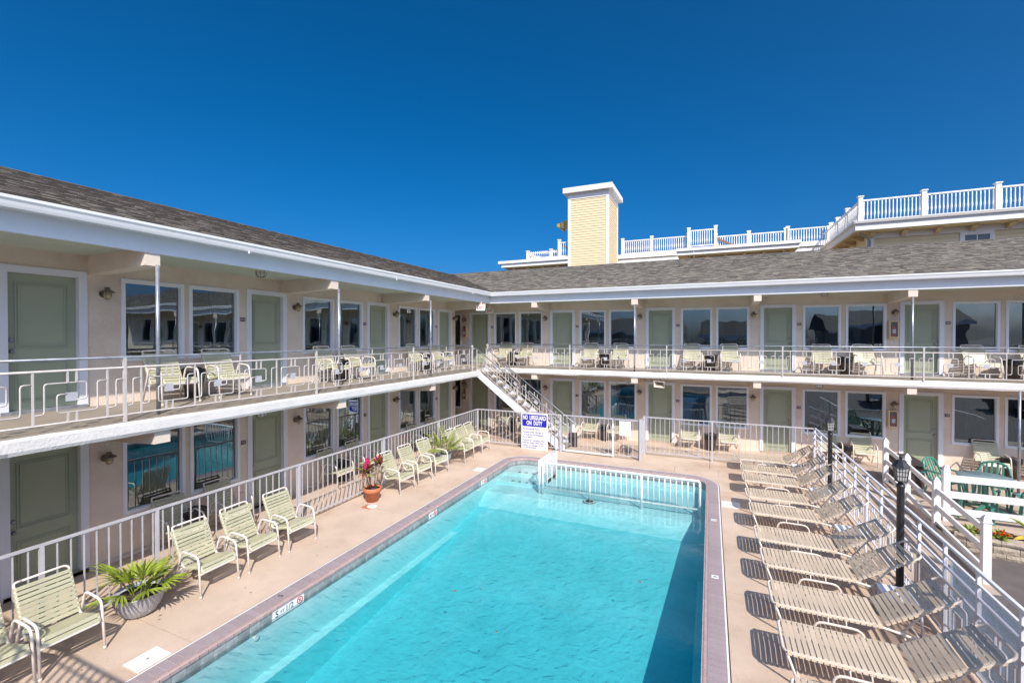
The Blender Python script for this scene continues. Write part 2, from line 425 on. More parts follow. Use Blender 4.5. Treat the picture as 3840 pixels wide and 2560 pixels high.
ys_ = [PY0 + .1 + k * .4 for k in range(25)] + [10.3, 10.4, 10.5, 10.6, 10.7, 10.78, 10.8, 11.4, 12, 12.6, IY1 + .05]
fl = MB(); fs = MB()
for i in range(len(xs_) - 1):
    for j in range(len(ys_) - 1):
        (fs if ys_[j] >= 10.3 else fl).face([(x, y, depth(x, y)) for x, y in ((xs_[i], ys_[j]), (xs_[i + 1], ys_[j]), (xs_[i + 1], ys_[j + 1]), (xs_[i], ys_[j + 1]))])
part(fs, 'shallow_floor', 'plaster', pool)
part(fl, 'pool_floor', 'pool_paint', pool)
part(MB().box(IX0 - .02, PY0, -2.2, IX1 + .02, PY0 + .1, D), 'end_wall', 'plaster', pool)
for k, (x0, y0, z1) in enumerate(((IX0, 11.95, -.25), (IX0, 11.45, -.36))):
    st = part(MB().box(x0 + .003, y0, -.9, -4.16, IY1 - .003 - .0, z1), 'pool_step', 'plaster', pool)
    for q in range(5):
        xx = x0 + .42 + q * .21
        part(MB().box(xx, y0 + .03, z1 + .001, xx + .07, y0 + .10, z1 + .006), 'step_tile', 'tile_dark', st)
# water body, closed, running a hair into the walls
o_ = [p_ for p_ in outline(WI - .012)]; wm = MB(); N = len(o_)
wm.face([(*p_, WZ) for p_ in reversed(o_)]); wm.face([(*p_, -2.1) for p_ in o_])
for i in range(N):
    a_, b_ = o_[i], o_[(i + 1) % N]; wm.face([(*a_, WZ), (*b_, WZ), (*b_, -2.1), (*a_, -2.1)])
struct('water', wm, 'water')
# depth markers, fittings
def marker(y0, y1, items):
    mk = part(MB().box(IX0 + .001, y0, D - .19, IX0 + .014, y1, D - .05), 'depth_marker', 'tile_white', pool)
    for s_, yy, sz, mat in items:
        text('lettering', s_, sz, mat, mk, (IX0 + .0155, yy, D - .125), FACE_X, bold=.0005, ext=.0006)
    yc = y1 - .075
    part(MB().tube([(IX0 + .017, yc + .046 * math.cos(R(q)), D - .12 + .046 * math.sin(R(q))) for q in range(0, 360, 24)], .006, 4, closed=True), 'no_diving_ring', 'ink_red', mk)
    part(MB().bar((IX0 + .017, yc - .033, D - .087), (IX0 + .017, yc + .033, D - .153), .004, .009), 'no_diving_bar', 'ink_red', mk)
    part(MB().bar((IX0 + .0165, yc - .02, D - .14), (IX0 + .0165, yc + .022, D - .105), .003, .01), 'diver_mark', 'ink_dark', mk)
marker(4.30, 4.82, [('5', 4.365, .12, 'ink_dark'), ('FT', 4.455, .062, 'ink_dark'), ('1/2', 4.57, .11, 'ink_dark')])
marker(8.06, 8.36, [('4', 8.12, .12, 'ink_dark'), ('FT', 8.205, .062, 'ink_dark')])
marker(10.46, 10.76, [('3', 10.52, .12, 'ink_dark'), ('FT', 10.605, .062, 'ink_dark')])
for s_, y_, x_, rz in (('5', 4.55, PX0 + .115, 90), ('4', 8.25, PX0 + .115, 90), ('3', 10.62, PX0 + .115, 90), ('3', 9.98, PX1 - .115, -90), ('4', 7.62, PX1 - .115, -90)):
    if x_ > -1:
        pl = part(MB().box(x_ - .05, y_ - .05, D + .004, x_ + .05, y_ + .05, D + .007), 'depth_tile', 'tile_white', pool)
        text('lettering', s_, .10, 'ink_dark', pl, (x_, y_, D + .0085), (0, 0, R(rz)), ext=.0005)
    else:
        text('depth_number', s_, .12, 'ink_dark', pool, (x_, y_, D + .005), (0, 0, R(rz)), ext=.0005)
part(MB().box(IX0 - .01, PY0, -1.0, IX0 + .165, 11.4, -.853), 'pool_ledge', 'ledge', pool); part(MB().box(IX1 - .15, PY0, -1.0, IX1 + .01, 10.5, -.853), 'pool_ledge', 'ledge', pool)
fit = part(MB().lathe([(.0, 0), (.13, 0), (.16, .012), (.17, 0), (.17, -.02)], (-2.75, 11.05, -.455), 24), 'floor_drain', 'tile_grey', pool)
part(MB().lathe([(.10, .014), (.12, .02), (.14, .014)], (-2.75, 11.05, -.452), 24), 'drain_ring', 'tile_white', fit)
for y_ in (4.05, 8.05, 10.3): part(MB().tube([(IX0, y_, -.30), (IX0 + .03, y_, -.30)], .035, 10), 'return_fitting', 'tile_white', pool)
def lid(label, x0, y0, x1, y1):
    t_ = thing('skimmer_lid', label, 'skimmer lid', ((x0 + x1) / 2, (y0 + y1) / 2, D), 0, 'white skimmer lids set in the pool deck')
    part(MB().box(x0, y0, D + .001, x1, y1, D + .010), 'lid_plate', 'tile_white', t_)
    part(MB().lathe([(.012, 0), (.012, .006), (.0, .006)], ((x0 + x1) / 2, (y0 + y1) / 2, D + .010), 8), 'finger_hole', 'tile_grey', t_)
lid('white square skimmer lid nearest the grey bowl planter, beside the brick coping', -6.07, 2.86, -5.775, 3.20)
lid('white square skimmer lid by the coping near the small potted palm', -6.03, 11.0, -5.775, 11.30)
lid('white rectangular skimmer lid on the lounger side of the pool', .245, 10.85, .62, 11.22)
t_ = thing('floor_drain', 'round white drain cover in a rust stained patch by the terracotta pot', 'drain cover', (-6.78, 7.78, D))
part(MB().lathe([(.11, 0), (.11, .006), (.09, .012), (.0, .012)], (-6.78, 7.78, D + .001), 20), 'drain_cover', 'tile_white', t_)
part(MB().box(-6.95, 7.62, D + .0006, -6.70, 7.84, D + .003), 'patch_tile', 'terracotta', t_)
sp = MB(); r5 = random.Random(8)
for k in range(46):
    x_, y_ = (r5.uniform(-7.2, -5.9), r5.uniform(2.4, 12.8)) if k % 3 else ((r5.uniform(.35, 2.4), r5.uniform(4, 13)) if k % 2 else (r5.uniform(-5, 1), r5.uniform(13.2, 13.7)))
    q = r5.uniform(0, 6); a = r5.uniform(.008, .022); c_, s_ = math.cos(q), math.sin(q)
    sp.face([(x_ + a * (u * c_ - v * s_), y_ + a * (u * s_ + v * c_), D + .002 + .003 * w_) for u, v, w_ in ((-1.2, 0, 0), (0, -.6, 1), (1.2, 0, 0), (0, .6, 1.5))])
o = part(sp, 'leaf_litter', 'stem'); o['kind'] = 'stuff'; o['label'] = 'scattered dry leaf bits on the pool deck'
# leaves and specks afloat
for k, (x_, y_) in enumerate(((-3.2, 6.1), (-3.9, 8.0), (-4.2, 8.1), (-2.55, 5.3), (-1.0, 7.3), (-3.55, 5.9), (-2.2, 8.3))):
    o = part(MB().face([(-.03, -.01, 0), (0, -.022, .002), (.035, 0, 0), (0, .02, .003)]), 'floating_leaf', 'stem', None, world=False)
    o.location = (x_, y_, WZ + .004); o.rotation_euler = (0, 0, k * 1.3); o.scale = (.55 + .12 * k % .7,) * 3
    tag(o, 'tiny dark leaf floating on the pool water', 'leaf', 'dark leaves floating on the pool')

# safety rail in the pool
t_ = thing('pool_rail', 'white picket rail standing in the water across the shallow end', 'railing', (-4.0, 11.1, WZ))
part(MB().tube(roundpath([(-4.0, 11.1, -.5), (-4.0, 11.1, .37), (-.20, 11.1, .37), (-.20, 11.1, -.5)], .06), .032, 8), 'top_rail', 'vinyl', t_)
part(MB().tube([(-4.0, 11.1, -.28), (-.25, 11.1, -.28)], .022, 6), 'bottom_rail', 'vinyl', t_)
for x_ in (-2.75, -1.49): part(MB().tube([(x_, 11.1, -.46), (x_, 11.1, .36)], .03, 8), 'post', 'vinyl', t_)
pm = MB().tube([(0, 0, -.28), (0, 0, .36)], .013, 6).mesh('picket', 'vinyl')
for k in range(1, 30):
    x_ = -4.0 + k * 3.8 / 30
    if min(abs(x_ + 2.75), abs(x_ + 1.49)) < .05: continue
    o = part(pm, 'picket', 'vinyl', t_, world=False); o.location = (x_ + 4.0, 0, -WZ)
t_ = thing('pool_gate', 'white picket gate turned away from the rail towards the pool steps', 'gate', (-4.1, 11.12, WZ))
part(MB().tube([(-4.10, 11.12, -.46), (-4.10, 11.12, .40)], .032, 8), 'post', 'vinyl', t_)
part(MB().tube([(-4.06, 12.42, -.46), (-4.06, 12.42, .46)], .026, 8), 'post', 'vinyl', t_)
part(MB().tube([(-4.10, 11.12, .40), (-4.06, 12.42, .40)], .028, 8), 'top_rail', 'vinyl', t_)
part(MB().tube([(-4.10, 11.12, -.25), (-4.06, 12.42, -.25)], .02, 6), 'bottom_rail', 'vinyl', t_)
for k in range(1, 11):
    o = part(pm, 'picket', 'vinyl', t_, world=False); o.location = (.04 * k / 11, 1.3 * k / 11, -WZ + .03)

# ------------------------------------------------------------------ motel building
motel = thing('motel_building', 'two storey cream stucco motel wrapping two sides of the pool', 'motel', (WX, WY, 0))
LP, BP = 3.675, 3.565
left_doors = [-.83 + 0 * LP] ; left_doors = [2.84 + LP * k for k in range(-1, 4)]
back_doors = [-9.22 + BP * k for k in range(0, 7)]
WZ0 = .65
def holes(doors, da, db, base_z, lim):
    H = []
    for d in doors:
        H.append((d + .02, d + .97, base_z - .08, base_z + 2.06))
        for a in (da, db):
            if lim[0] < d + a and d + a + 1 < lim[1]: H.append((d + a + .03, d + a + .955, base_z + WZ0 + .03, base_z + WZ0 + 1.365))
    return H
def wall(name, axis, plane, u0, u1, z0, z1, H, inward):
    us = sorted({u0, u1, *[h[0] for h in H], *[h[1] for h in H]}); zs = sorted({z0, z1, *[h[2] for h in H], *[h[3] for h in H]})
    us = [u for u in us if u0 <= u <= u1]; zs = [z for z in zs if z0 <= z <= z1]
    P = (lambda u, z, d: (plane + d * inward, u, z)) if axis == 'Y' else (lambda u, z, d: (u, plane + d * inward, z))
    mb = MB()
    for i in range(len(us) - 1):
        for j in range(len(zs) - 1):
            cu, cz = (us[i] + us[i + 1]) / 2, (zs[j] + zs[j + 1]) / 2
            if any(h[0] < cu < h[1] and h[2] < cz < h[3] for h in H): continue
            mb.face([P(us[i], zs[j], 0), P(us[i + 1], zs[j], 0), P(us[i + 1], zs[j + 1], 0), P(us[i], zs[j + 1], 0)])
    for (a, b, c, d) in H:
        if a < u0 or b > u1: continue
        for q in ([(a, c), (a, d)], [(b, c), (b, d)], [(a, d), (b, d)], [(a, c), (b, c)]):
            mb.face([P(*q[0], 0), P(*q[1], 0), P(*q[1], .14), P(*q[0], .14)])
    return part(mb, name, 'stucco', motel)
LEND = 15.12
def dbl_end(u0, u1): return (u0, u1)
for bz, z0, z1 in ((0, -.12, 2.36), (F2, 2.36, 4.98)):
    wall('wall', 'Y', WX, -3, LEND, z0, z1, holes(left_doors, -2.23, -1.155, bz, (-3, LEND)), -1)
    HB = holes(back_doors, 1.17, 2.27, bz, (-9.3, 15.2)) + [(-10.6, -9.6, bz + .65, bz + 2.05)]
    wall('wall', 'X', WY, -13, 16, z0, z1, HB, 1)
    # passage at the inner corner
    part(MB().box(WX - 3.5, LEND - .12, z0, WX - .001, LEND, z1), 'wall', 'stucco', motel)
    part(MB().box(WX - 3.6, LEND, z0, WX - 3.5, WY + .12, z1), 'wall', 'stucco', motel)
    # rooms behind the glass
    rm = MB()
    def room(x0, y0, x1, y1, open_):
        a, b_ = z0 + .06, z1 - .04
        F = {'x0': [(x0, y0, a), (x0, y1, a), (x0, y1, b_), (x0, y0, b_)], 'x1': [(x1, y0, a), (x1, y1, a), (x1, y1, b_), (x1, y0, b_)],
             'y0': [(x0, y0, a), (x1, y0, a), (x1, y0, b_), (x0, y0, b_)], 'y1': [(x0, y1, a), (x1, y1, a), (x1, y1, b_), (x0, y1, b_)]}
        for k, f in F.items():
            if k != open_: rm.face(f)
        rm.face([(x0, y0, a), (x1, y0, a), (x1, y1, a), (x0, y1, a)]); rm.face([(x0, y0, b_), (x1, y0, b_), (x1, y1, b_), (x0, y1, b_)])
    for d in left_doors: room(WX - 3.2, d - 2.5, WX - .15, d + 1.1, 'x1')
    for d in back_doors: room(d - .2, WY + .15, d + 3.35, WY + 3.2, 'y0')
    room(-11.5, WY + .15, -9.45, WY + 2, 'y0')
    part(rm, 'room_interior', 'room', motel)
# far walls, so that the building is closed
cl = MB(); cl.box(-14.2, -3, -.12, -14.1, 20.6, 4.98); cl.box(-14.2, 20.6, -.12, 16, 20.7, 4.98); cl.box(-14.2, -3.1, -.12, WX, -3, 4.98); cl.box(15.9, WY + .13, -.12, 16, 20.6, 4.98)
part(cl, 'wall', 'stucco', motel)
cb = MB(); cb.box(WX, -3, -.1, WX + .05, LEND, D + .055)
part(cb, 'wall_kerb', 'beam', motel)
part(MB().box(-9.0, WY - .03, -.1, 12, WY - .002, D + .03), 'wall_kerb', 'beam', motel)

frame_cache = {}
def T(axis, u, z, d):
    """point d metres in front of the wall plane"""
    return (WX + d, u, z) if axis == 'Y' else (u, WY - d, z)
def wbox(mb, axis, u0, u1, z0, z1, d0, d1):
    a, b_ = T(axis, u0, z0, d0), T(axis, u1, z1, d1); return mb.box(*a, *b_)
def door(axis, u, bz, knob_low):
    fr = MB()
    wbox(fr, axis, u, u + .105, bz - .04, bz + 2.085, -.10, .028); wbox(fr, axis, u + .875 + .01, u + .99, bz - .04, bz + 2.085, -.10, .028)
    wbox(fr, axis, u + .105, u + .885, bz + 1.985, bz + 2.085, -.10, .028)
    f = part(fr, 'door_frame', 'trim', motel)
    d_ = part(wbox(MB(), axis, u + .107, u + .883, bz + .012, bz + 1.983, -.11, -.068), 'door', 'door_green', motel)
    for (a, b_) in ((.13, .72), (.90, 1.86)):
        for k, (e, dep) in enumerate(((0, .014), (.035, .010))):
            ring = MB(); u0, u1, z0, z1 = u + .20 + e, u + .79 - e, bz + a + e, bz + b_ - e; tk = .014
            for q in ((u0, u1, z0, z0 + tk), (u0, u1, z1 - tk, z1), (u0, u0 + tk, z0 + tk, z1 - tk), (u1 - tk, u1, z0 + tk, z1 - tk)): wbox(ring, axis, *q, -.069, -.068 + dep)
            part(ring, 'panel_moulding', 'door_green', d_)
    ku = u + .165 if knob_low else u + .825
    for zz, r_ in ((.86, .028), (1.02, .030)):
        c = T(axis, ku, bz + zz, -.068); dirv = Vector((1, 0, 0)) if axis == 'Y' else Vector((0, -1, 0)); c = Vector(c)
        L_ = .055 if zz < .9 else .02
        part(MB().tube([c, c + dirv * L_ * .4, c + dirv * L_ * .41, c + dirv * L_], lambda i: (r_, r_ * .6, r_ * 1.05, r_ * .7)[i], 10), 'door_knob' if zz < .9 else 'deadbolt', 'galv', d_)
    part(wbox(MB(), axis, u + .02, u + .97, bz - .07, bz + .008, -.10, .05), 'door_sill', 'concrete_walk' if bz < 1 else 'galv', motel)
def window(axis, u, bz, seed):
    z0, z1 = bz + WZ0, bz + WZ0 + 1.395; u1 = u + .985; r_ = random.Random(seed)
    fr = MB(); tw = .058
    for q in ((u, u1, z0, z0 + tw), (u, u1, z1 - tw, z1), (u, u + tw, z0 + tw, z1 - tw), (u1 - tw, u1, z0 + tw, z1 - tw)): wbox(fr, axis, *q, -.08, .024)
    tw2 = tw + .012
    for q in ((u + tw, u1 - tw, z0 + tw, z0 + tw2), (u + tw, u1 - tw, z1 - tw2, z1 - tw), (u + tw, u + tw2, z0 + tw2, z1 - tw2), (u1 - tw2, u1 - tw, z0 + tw2, z1 - tw2)): wbox(fr, axis, *q, -.08, -.01)
    w_ = part(fr, 'window', 'window_frame', motel)
    pa = MB(); dd = -.045; tl = r_.uniform(-.004, .004); tz = r_.uniform(-.003, .003)
    pa.face([T(axis, u + tw, z0 + tw, dd - tl - tz), T(axis, u1 - tw, z0 + tw, dd + tl - tz), T(axis, u1 - tw, z1 - tw, dd + tl + tz), T(axis, u + tw, z1 - tw, dd - tl + tz)])
    part(pa, 'pane', 'glass', w_)
    spans = r_.choice([((0, .42),), ((.55, 1),), ((0, .3), (.72, 1)), ((0, .2), (.62, 1)), ((.35, .95),)])
    for a, b_ in spans:
        cm = MB(); n_ = int(26 * (b_ - a) * 2) + 4; pr = None; ph = r_.random() * 6
        for k in range(n_ + 1):
            uu = u + .02 + (a + (b_ - a) * k / n_) * .95; off = -.20 + .028 * math.sin(k * 1.9 + ph) + .012 * math.sin(k * .7 + ph)
            lo, hi = T(axis, uu, z0 - .05, off - .01 * math.sin(k)), T(axis, uu, z1 + .05, off)
            if pr: cm.face([pr[0], lo, hi, pr[1]], True)
            pr = (lo, hi)
        part(cm, 'curtain', 'curtain', w_)
for bz in (0, F2):
    for k, d in enumerate(left_doors):
        door('Y', d, bz, True)
        for j, a in enumerate((-2.23, -1.155)):
            if d + a > -2.8: window('Y', d + a, bz, k * 7 + j + int(bz * 10))
    for k, d in enumerate(back_doors):
        door('X', d, bz, False)
        for j, a in enumerate((1.17, 2.27)):
            window('X', d + a, bz, 100 + k * 7 + j + int(bz * 10))
    window('X', -10.56, bz, 77)
for nm, x_, y_, z_, lb in (('Y', -9.9, 4.75, 3.95, 'white cone lampshade behind the upper glass nearest the camera'), ('Y', -9.9, 8.45, 3.98, 'white cone lampshade behind the second upper room window of the side wing'), ('X', -6.9, 17.35, 3.95, 'white cone lampshade behind the upper corner room window')):
    t_ = thing('pendant_lamp', lb, 'pendant lamp', (x_, y_, z_), 0, 'lampshades hanging inside the upper rooms')
    part(MB().lathe([(.22, 0), (.08, .24), (.03, .26)], (x_, y_, z_), 16), 'lampshade', 'lampshade', t_)
    part(MB().tube([(x_, y_, z_ + .25), (x_, y_, z_ + .85)], .006, 5), 'cord', 'bag_black', t_)

# balcony slabs
EX, EY = -7.02, 14.84
CX, CY = -7.55, 14.05      # notch where the stairs land
sl = MB()
zt, ze, zb = 2.557, 2.530, 2.365
def slabpiece(mb, P, zin, zout, zb_):
    pass
# side wing: wall edge to outer edge, gently falling
def sl_quad(mb, inner, outer):
    (x0, y0), (x1, y1) = inner; (x2, y2), (x3, y3) = outer
    mb.hexa([(x0, y0, zb), (x2, y2, zb), (x3, y3, zb), (x1, y1, zb), (x0, y0, zt), (x2, y2, ze), (x3, y3, ze), (x1, y1, zt)])
core = MB()
sl_quad(core, ((WX, -3), (WX, 13.16)), ((EX - .02, -3), (EX - .02, 13.16)))
sl_quad(core, ((WX, 13.16), (WX, WY)), ((CX, 13.16), (CX, WY)))
sl_quad(core, ((CX, WY), (16, WY)), ((CX, EY + .02), (16, EY + .02)))
core.box(WX - 3.5, LEND, zb, WX, WY, zt)
core.prism([(EX - .02, 13.16, zb), (CX, 13.16, zb), (CX, CY - .02, zb)], (0, 0, ze - zb))
part(core, 'balcony_floor', 'balcony_floor', motel)
# rendered white edge: rounded, slightly uneven
def edge_band(path, outv, name='balcony_edge'):
    mb = MB(); outv = Vector(outv); prev = None; r_ = random.Random(5); a, b_ = Vector(path[0]), Vector(path[1]); n_ = max(4, int((b_ - a).length / .35))
    for k in range(n_ + 1):
        c = a.lerp(b_, k / n_); j = lambda: r_.uniform(-.006, .006)
        row = [c + outv * o_ + Vector((0, 0, z_)) for o_, z_ in ((-.03, ze + .004), (.0 + j(), ze + .010 + j()), (.028 + j(), ze - .02), (.032 + j(), zb + .03), (.012 + j(), zb - .012 + j()), (-.03, zb - .006))]
        if prev:
            for q in range(5): mb.face([prev[q], row[q], row[q + 1], prev[q + 1]], True)
        prev = row
    return part(mb, name, 'slab_white', motel)
edge_band([(EX, -3, 0), (EX, 13.17, 0)], (1, 0, 0)); edge_band([(CX + .0, EY, 0), (16, EY, 0)], (0, -1, 0))
part(MB().box(CX, CY - .1, zb, CX + .012, EY + .03, ze + .003), 'balcony_edge', 'slab_white', motel)
# roof: slabs, shingles, fascia, gutters
GX, GY, GZ = -7.30, 14.78, 5.28
RX, RY, RZ = -11.6, 18.9, 6.69
BX, BY = -15.9, 23.0
rf = MB()
rf.face([(GX, -3.4, GZ), (GX, GY, GZ), (RX, RY, RZ), (RX, -3.4, RZ)]); rf.face([(GX, GY, GZ), (16.5, GY, GZ), (16.5, RY, RZ), (RX, RY, RZ)])
rf.face([(RX, -3.4, RZ), (RX, RY, RZ), (BX, BY, GZ), (BX, -3.4, GZ)]); rf.face([(RX, RY, RZ), (16.5, RY, RZ), (16.5, BY, GZ), (BX, BY, GZ)])
roof = part(rf, 'roof', 'house_roof', motel)
so_ = MB(); sz = 4.945
so_.box(WX - .1, -3.4, sz, GX - .25, WY, sz + .02); so_.box(GX - .25, GY + .25, sz, 16.5, WY + .1, sz + .02); so_.box(WX - 3.6, LEND - .1, sz, WX - .1, WY + .1, sz + .02)
part(so_, 'soffit', 'soffit', motel)
for k in range(1, 14):   # tongue and groove lines of the soffit boards
    x_ = WX + k * .125
    if x_ < GX - .2: part(MB().box(x_, -3, sz - .004, x_ + .006, GY, sz + .001), 'soffit_bead', 'soffit', motel)
fa = MB(); fb = 4.895
fa.box(GX - .27, -3.4, fb, GX - .20, GY + .27, 5.20); fa.box(GX - .20, GY + .20, fb, 16.5, GY + .27, 5.21)
fa.box(GX - .20, -3.4, 5.15, GX - .085, GY + .085, 5.197); fa.box(GX - .085, GY + .085, 5.15, 16.5, GY + .20, 5.197)
part(fa, 'fascia', 'trim', motel)
GP = [(-.085, 0), (-.015, 0), (-.004, .03), (.006, .07), (.024, .10), (.024, .135), (.014, .135), (.010, .11), (-.085, .11)]
def gutter(a, b_, outv):
    outv = Vector(outv); mb = MB(); pass
    P0 = [Vector(a) + outv * o_ + Vector((0, 0, z_)) for o_, z_ in GP]; P1 = [Vector(b_) + outv * o_ + Vector((0, 0, z_)) for o_, z_ in GP]
    # mitre at the inner corner
    for k in range(len(GP)):
        o_ = GP[k][0]
        if a[1] == GY and outv.y: P0[k].x = GX + o_
        if b_[1] == GY and outv.x: P1[k].y = GY - o_
    for k in range(len(GP)): mb.face([P0[k], P1[k], P1[(k + 1) % len(GP)], P0[(k + 1) % len(GP)]])
    mb.face(P0); mb.face(list(reversed(P1))); return part(mb, 'gutter', 'white_paint', motel)
gutter((GX, -3.4, 5.145), (GX, GY, 5.145), (1, 0, 0)); gutter((GX, GY, 5.145), (16.5, GY, 5.145), (0, -1, 0))
for y_ in range(0, 14, 4): part(MB().box(GX + .0, y_ + 1.3, 5.10, GX + .02, y_ + 1.32, 5.15), 'gutter_strap', 'trim', motel)
# shingles
TONES = [(.225, .195, .165), (.255, .226, .188), (.165, .145, .127), (.27, .245, .20), (.235, .205, .175), (.19, .173, .145), (.24, .23, .178), (.15, .132, .118)]
EXPO, TABW = .140, .185
def tab_verts(o, du, dv, nrm, wd, ln, th):
    o, du, dv, nrm = Vector(o), Vector(du), Vector(dv), Vector(nrm)
    a, b_ = o + nrm * th, o + du * wd + nrm * th; c, d_ = b_ + dv * ln - nrm * (th - .002), a + dv * ln - nrm * (th - .002)
    return [a, b_, c, d_, o - nrm * .002, o + du * wd - nrm * .002]
TF = [(0, 1, 2, 3), (4, 5, 1, 0), (4, 0, 3), (1, 5, 2)]
tabs = []
def lay(origin_v, du, dv, nrm, rows, ulim):
    for k in range(rows):
        o = Vector(origin_v) + Vector(dv) * (k * EXPO); u0, u1 = ulim(k)
        u = u0 - (TABW * (.5 if k % 2 else 0)) + rnd.uniform(-.04, .04)
        while u < u1:
            wd = TABW * rnd.choice((.72, .86, 1, 1, 1.12)); a, b_ = max(u, u0), min(u + wd - .006, u1)
            if b_ - a > .03: tabs.append((o + Vector(du) * a, du, dv, nrm, b_ - a, EXPO + .03, rnd.choice((.010, .014, .021)), rnd.choice(TONES)))
            u += wd
SL = math.hypot(RX - GX, RZ - GZ); dvl = Vector((RX - GX, 0, RZ - GZ)) / SL; nl = Vector((-dvl.z, 0, dvl.x)); nl = nl if nl.z > 0 else -nl
rows = int(SL / EXPO)
lay((GX + .01, 0, GZ + .004), (0, 1, 0), dvl, nl, rows, lambda k: (-1.5, GY + (RY - GY) * (k * EXPO / SL)))
SB = math.hypot(RY - GY, RZ - GZ); dvb = Vector((0, RY - GY, RZ - GZ)) / SB; nbk = Vector((0, -dvb.z, dvb.y)); nbk = nbk if nbk.z > 0 else -nbk
rowsb = int(SB / EXPO)
lay((0, GY - .01, GZ + .004), (1, 0, 0), dvb, nbk, rowsb, lambda k: (GX + (RX - GX) * (k * EXPO / SB), 15.5))
camv = Vector((0, 0, 3.67))
def seen(t):
    v = t[0] - camv; f = Vector((-math.sin(R(23.73)), math.cos(R(23.73)), 0)); d_ = v.dot(f); r_ = v.x * f.y - v.y * f.x
    return d_ > .5 and abs(r_ / d_) < 1.12 and v.z / d_ < .74
tabs.sort(key=lambda t: ((t[0] - camv).length if seen(t) else 99 + (t[0] - camv).length))
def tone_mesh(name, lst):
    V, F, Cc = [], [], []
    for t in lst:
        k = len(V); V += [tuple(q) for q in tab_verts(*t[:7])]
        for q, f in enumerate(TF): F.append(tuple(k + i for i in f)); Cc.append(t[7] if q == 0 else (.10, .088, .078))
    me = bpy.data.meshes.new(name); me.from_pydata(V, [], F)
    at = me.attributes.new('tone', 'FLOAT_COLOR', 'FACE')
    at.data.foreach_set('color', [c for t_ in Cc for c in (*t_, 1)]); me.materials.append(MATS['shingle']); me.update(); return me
cache = {}
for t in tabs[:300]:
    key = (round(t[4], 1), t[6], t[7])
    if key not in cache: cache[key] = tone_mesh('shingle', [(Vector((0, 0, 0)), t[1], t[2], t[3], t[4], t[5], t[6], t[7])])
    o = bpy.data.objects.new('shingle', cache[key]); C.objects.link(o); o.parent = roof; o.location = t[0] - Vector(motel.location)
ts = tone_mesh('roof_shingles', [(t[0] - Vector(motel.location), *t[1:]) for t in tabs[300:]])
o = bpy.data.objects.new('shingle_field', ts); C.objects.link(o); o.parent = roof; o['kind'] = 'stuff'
rc = MB()
rc.prism([(RX - .13, -3.4, RZ - .035), (RX, -3.4, RZ + .022), (RX + .13, -3.4, RZ - .035)], (0, RY + 3.4, 0)); rc.prism([(RX, RY - .13, RZ - .035), (RX, RY, RZ + .02), (RX, RY + .13, RZ - .035)], (16.5 - RX, 0, 0))
part(rc, 'ridge_cap', 'house_roof', motel)
# beams and steel columns
def beam(axis, u, lo, hi, drop_wall, tip, wd=.20):
    """cantilever beam from the wall to the edge; deeper at the wall"""
    mb = MB(); w2 = wd / 2; e = (-7.515 if axis == 'Y' else 14.995) if hi > 4 else (-7.06 if axis == 'Y' else 14.86); wpl = WX if axis == 'Y' else WY
    P = lambda d_, s_, z_: (d_, u + s_, z_) if axis == 'Y' else (u + s_, d_, z_)
    mb.hexa([P(wpl, -w2, hi - drop_wall), P(e, -w2, hi - tip), P(e, w2, hi - tip), P(wpl, w2, hi - drop_wall), P(wpl, -w2, hi), P(e, -w2, hi), P(e, w2, hi), P(wpl, w2, hi)])
    part(mb, 'beam', 'beam', motel)
for u in (.4, 3.82, 7.22, 10.62, 14.1):
    beam('Y', u * 1.035, 0, 4.944, .29, .235)
    if u < 14: beam('Y', u, 0, zb - .002, .30, .19)
for u in (-5.68, -2.23, 1.26, 4.80, 8.3):
    beam('X', u * 1.01, 0, 4.944, .29, .235); beam('X', u, 0, zb - .002, .30, .19)
for (x_, y_) in ((-7.40, 3.955), (-7.40, 7.47), (-7.40, 10.99), (-2.25, 15.03), (4.85, 15.03), (-7.40, .414), (8.38, 15.03)):
    part(MB().tube([(x_, y_, ze - .01), (x_, y_, 4.712)], .027, 10), 'column', 'galv', motel)

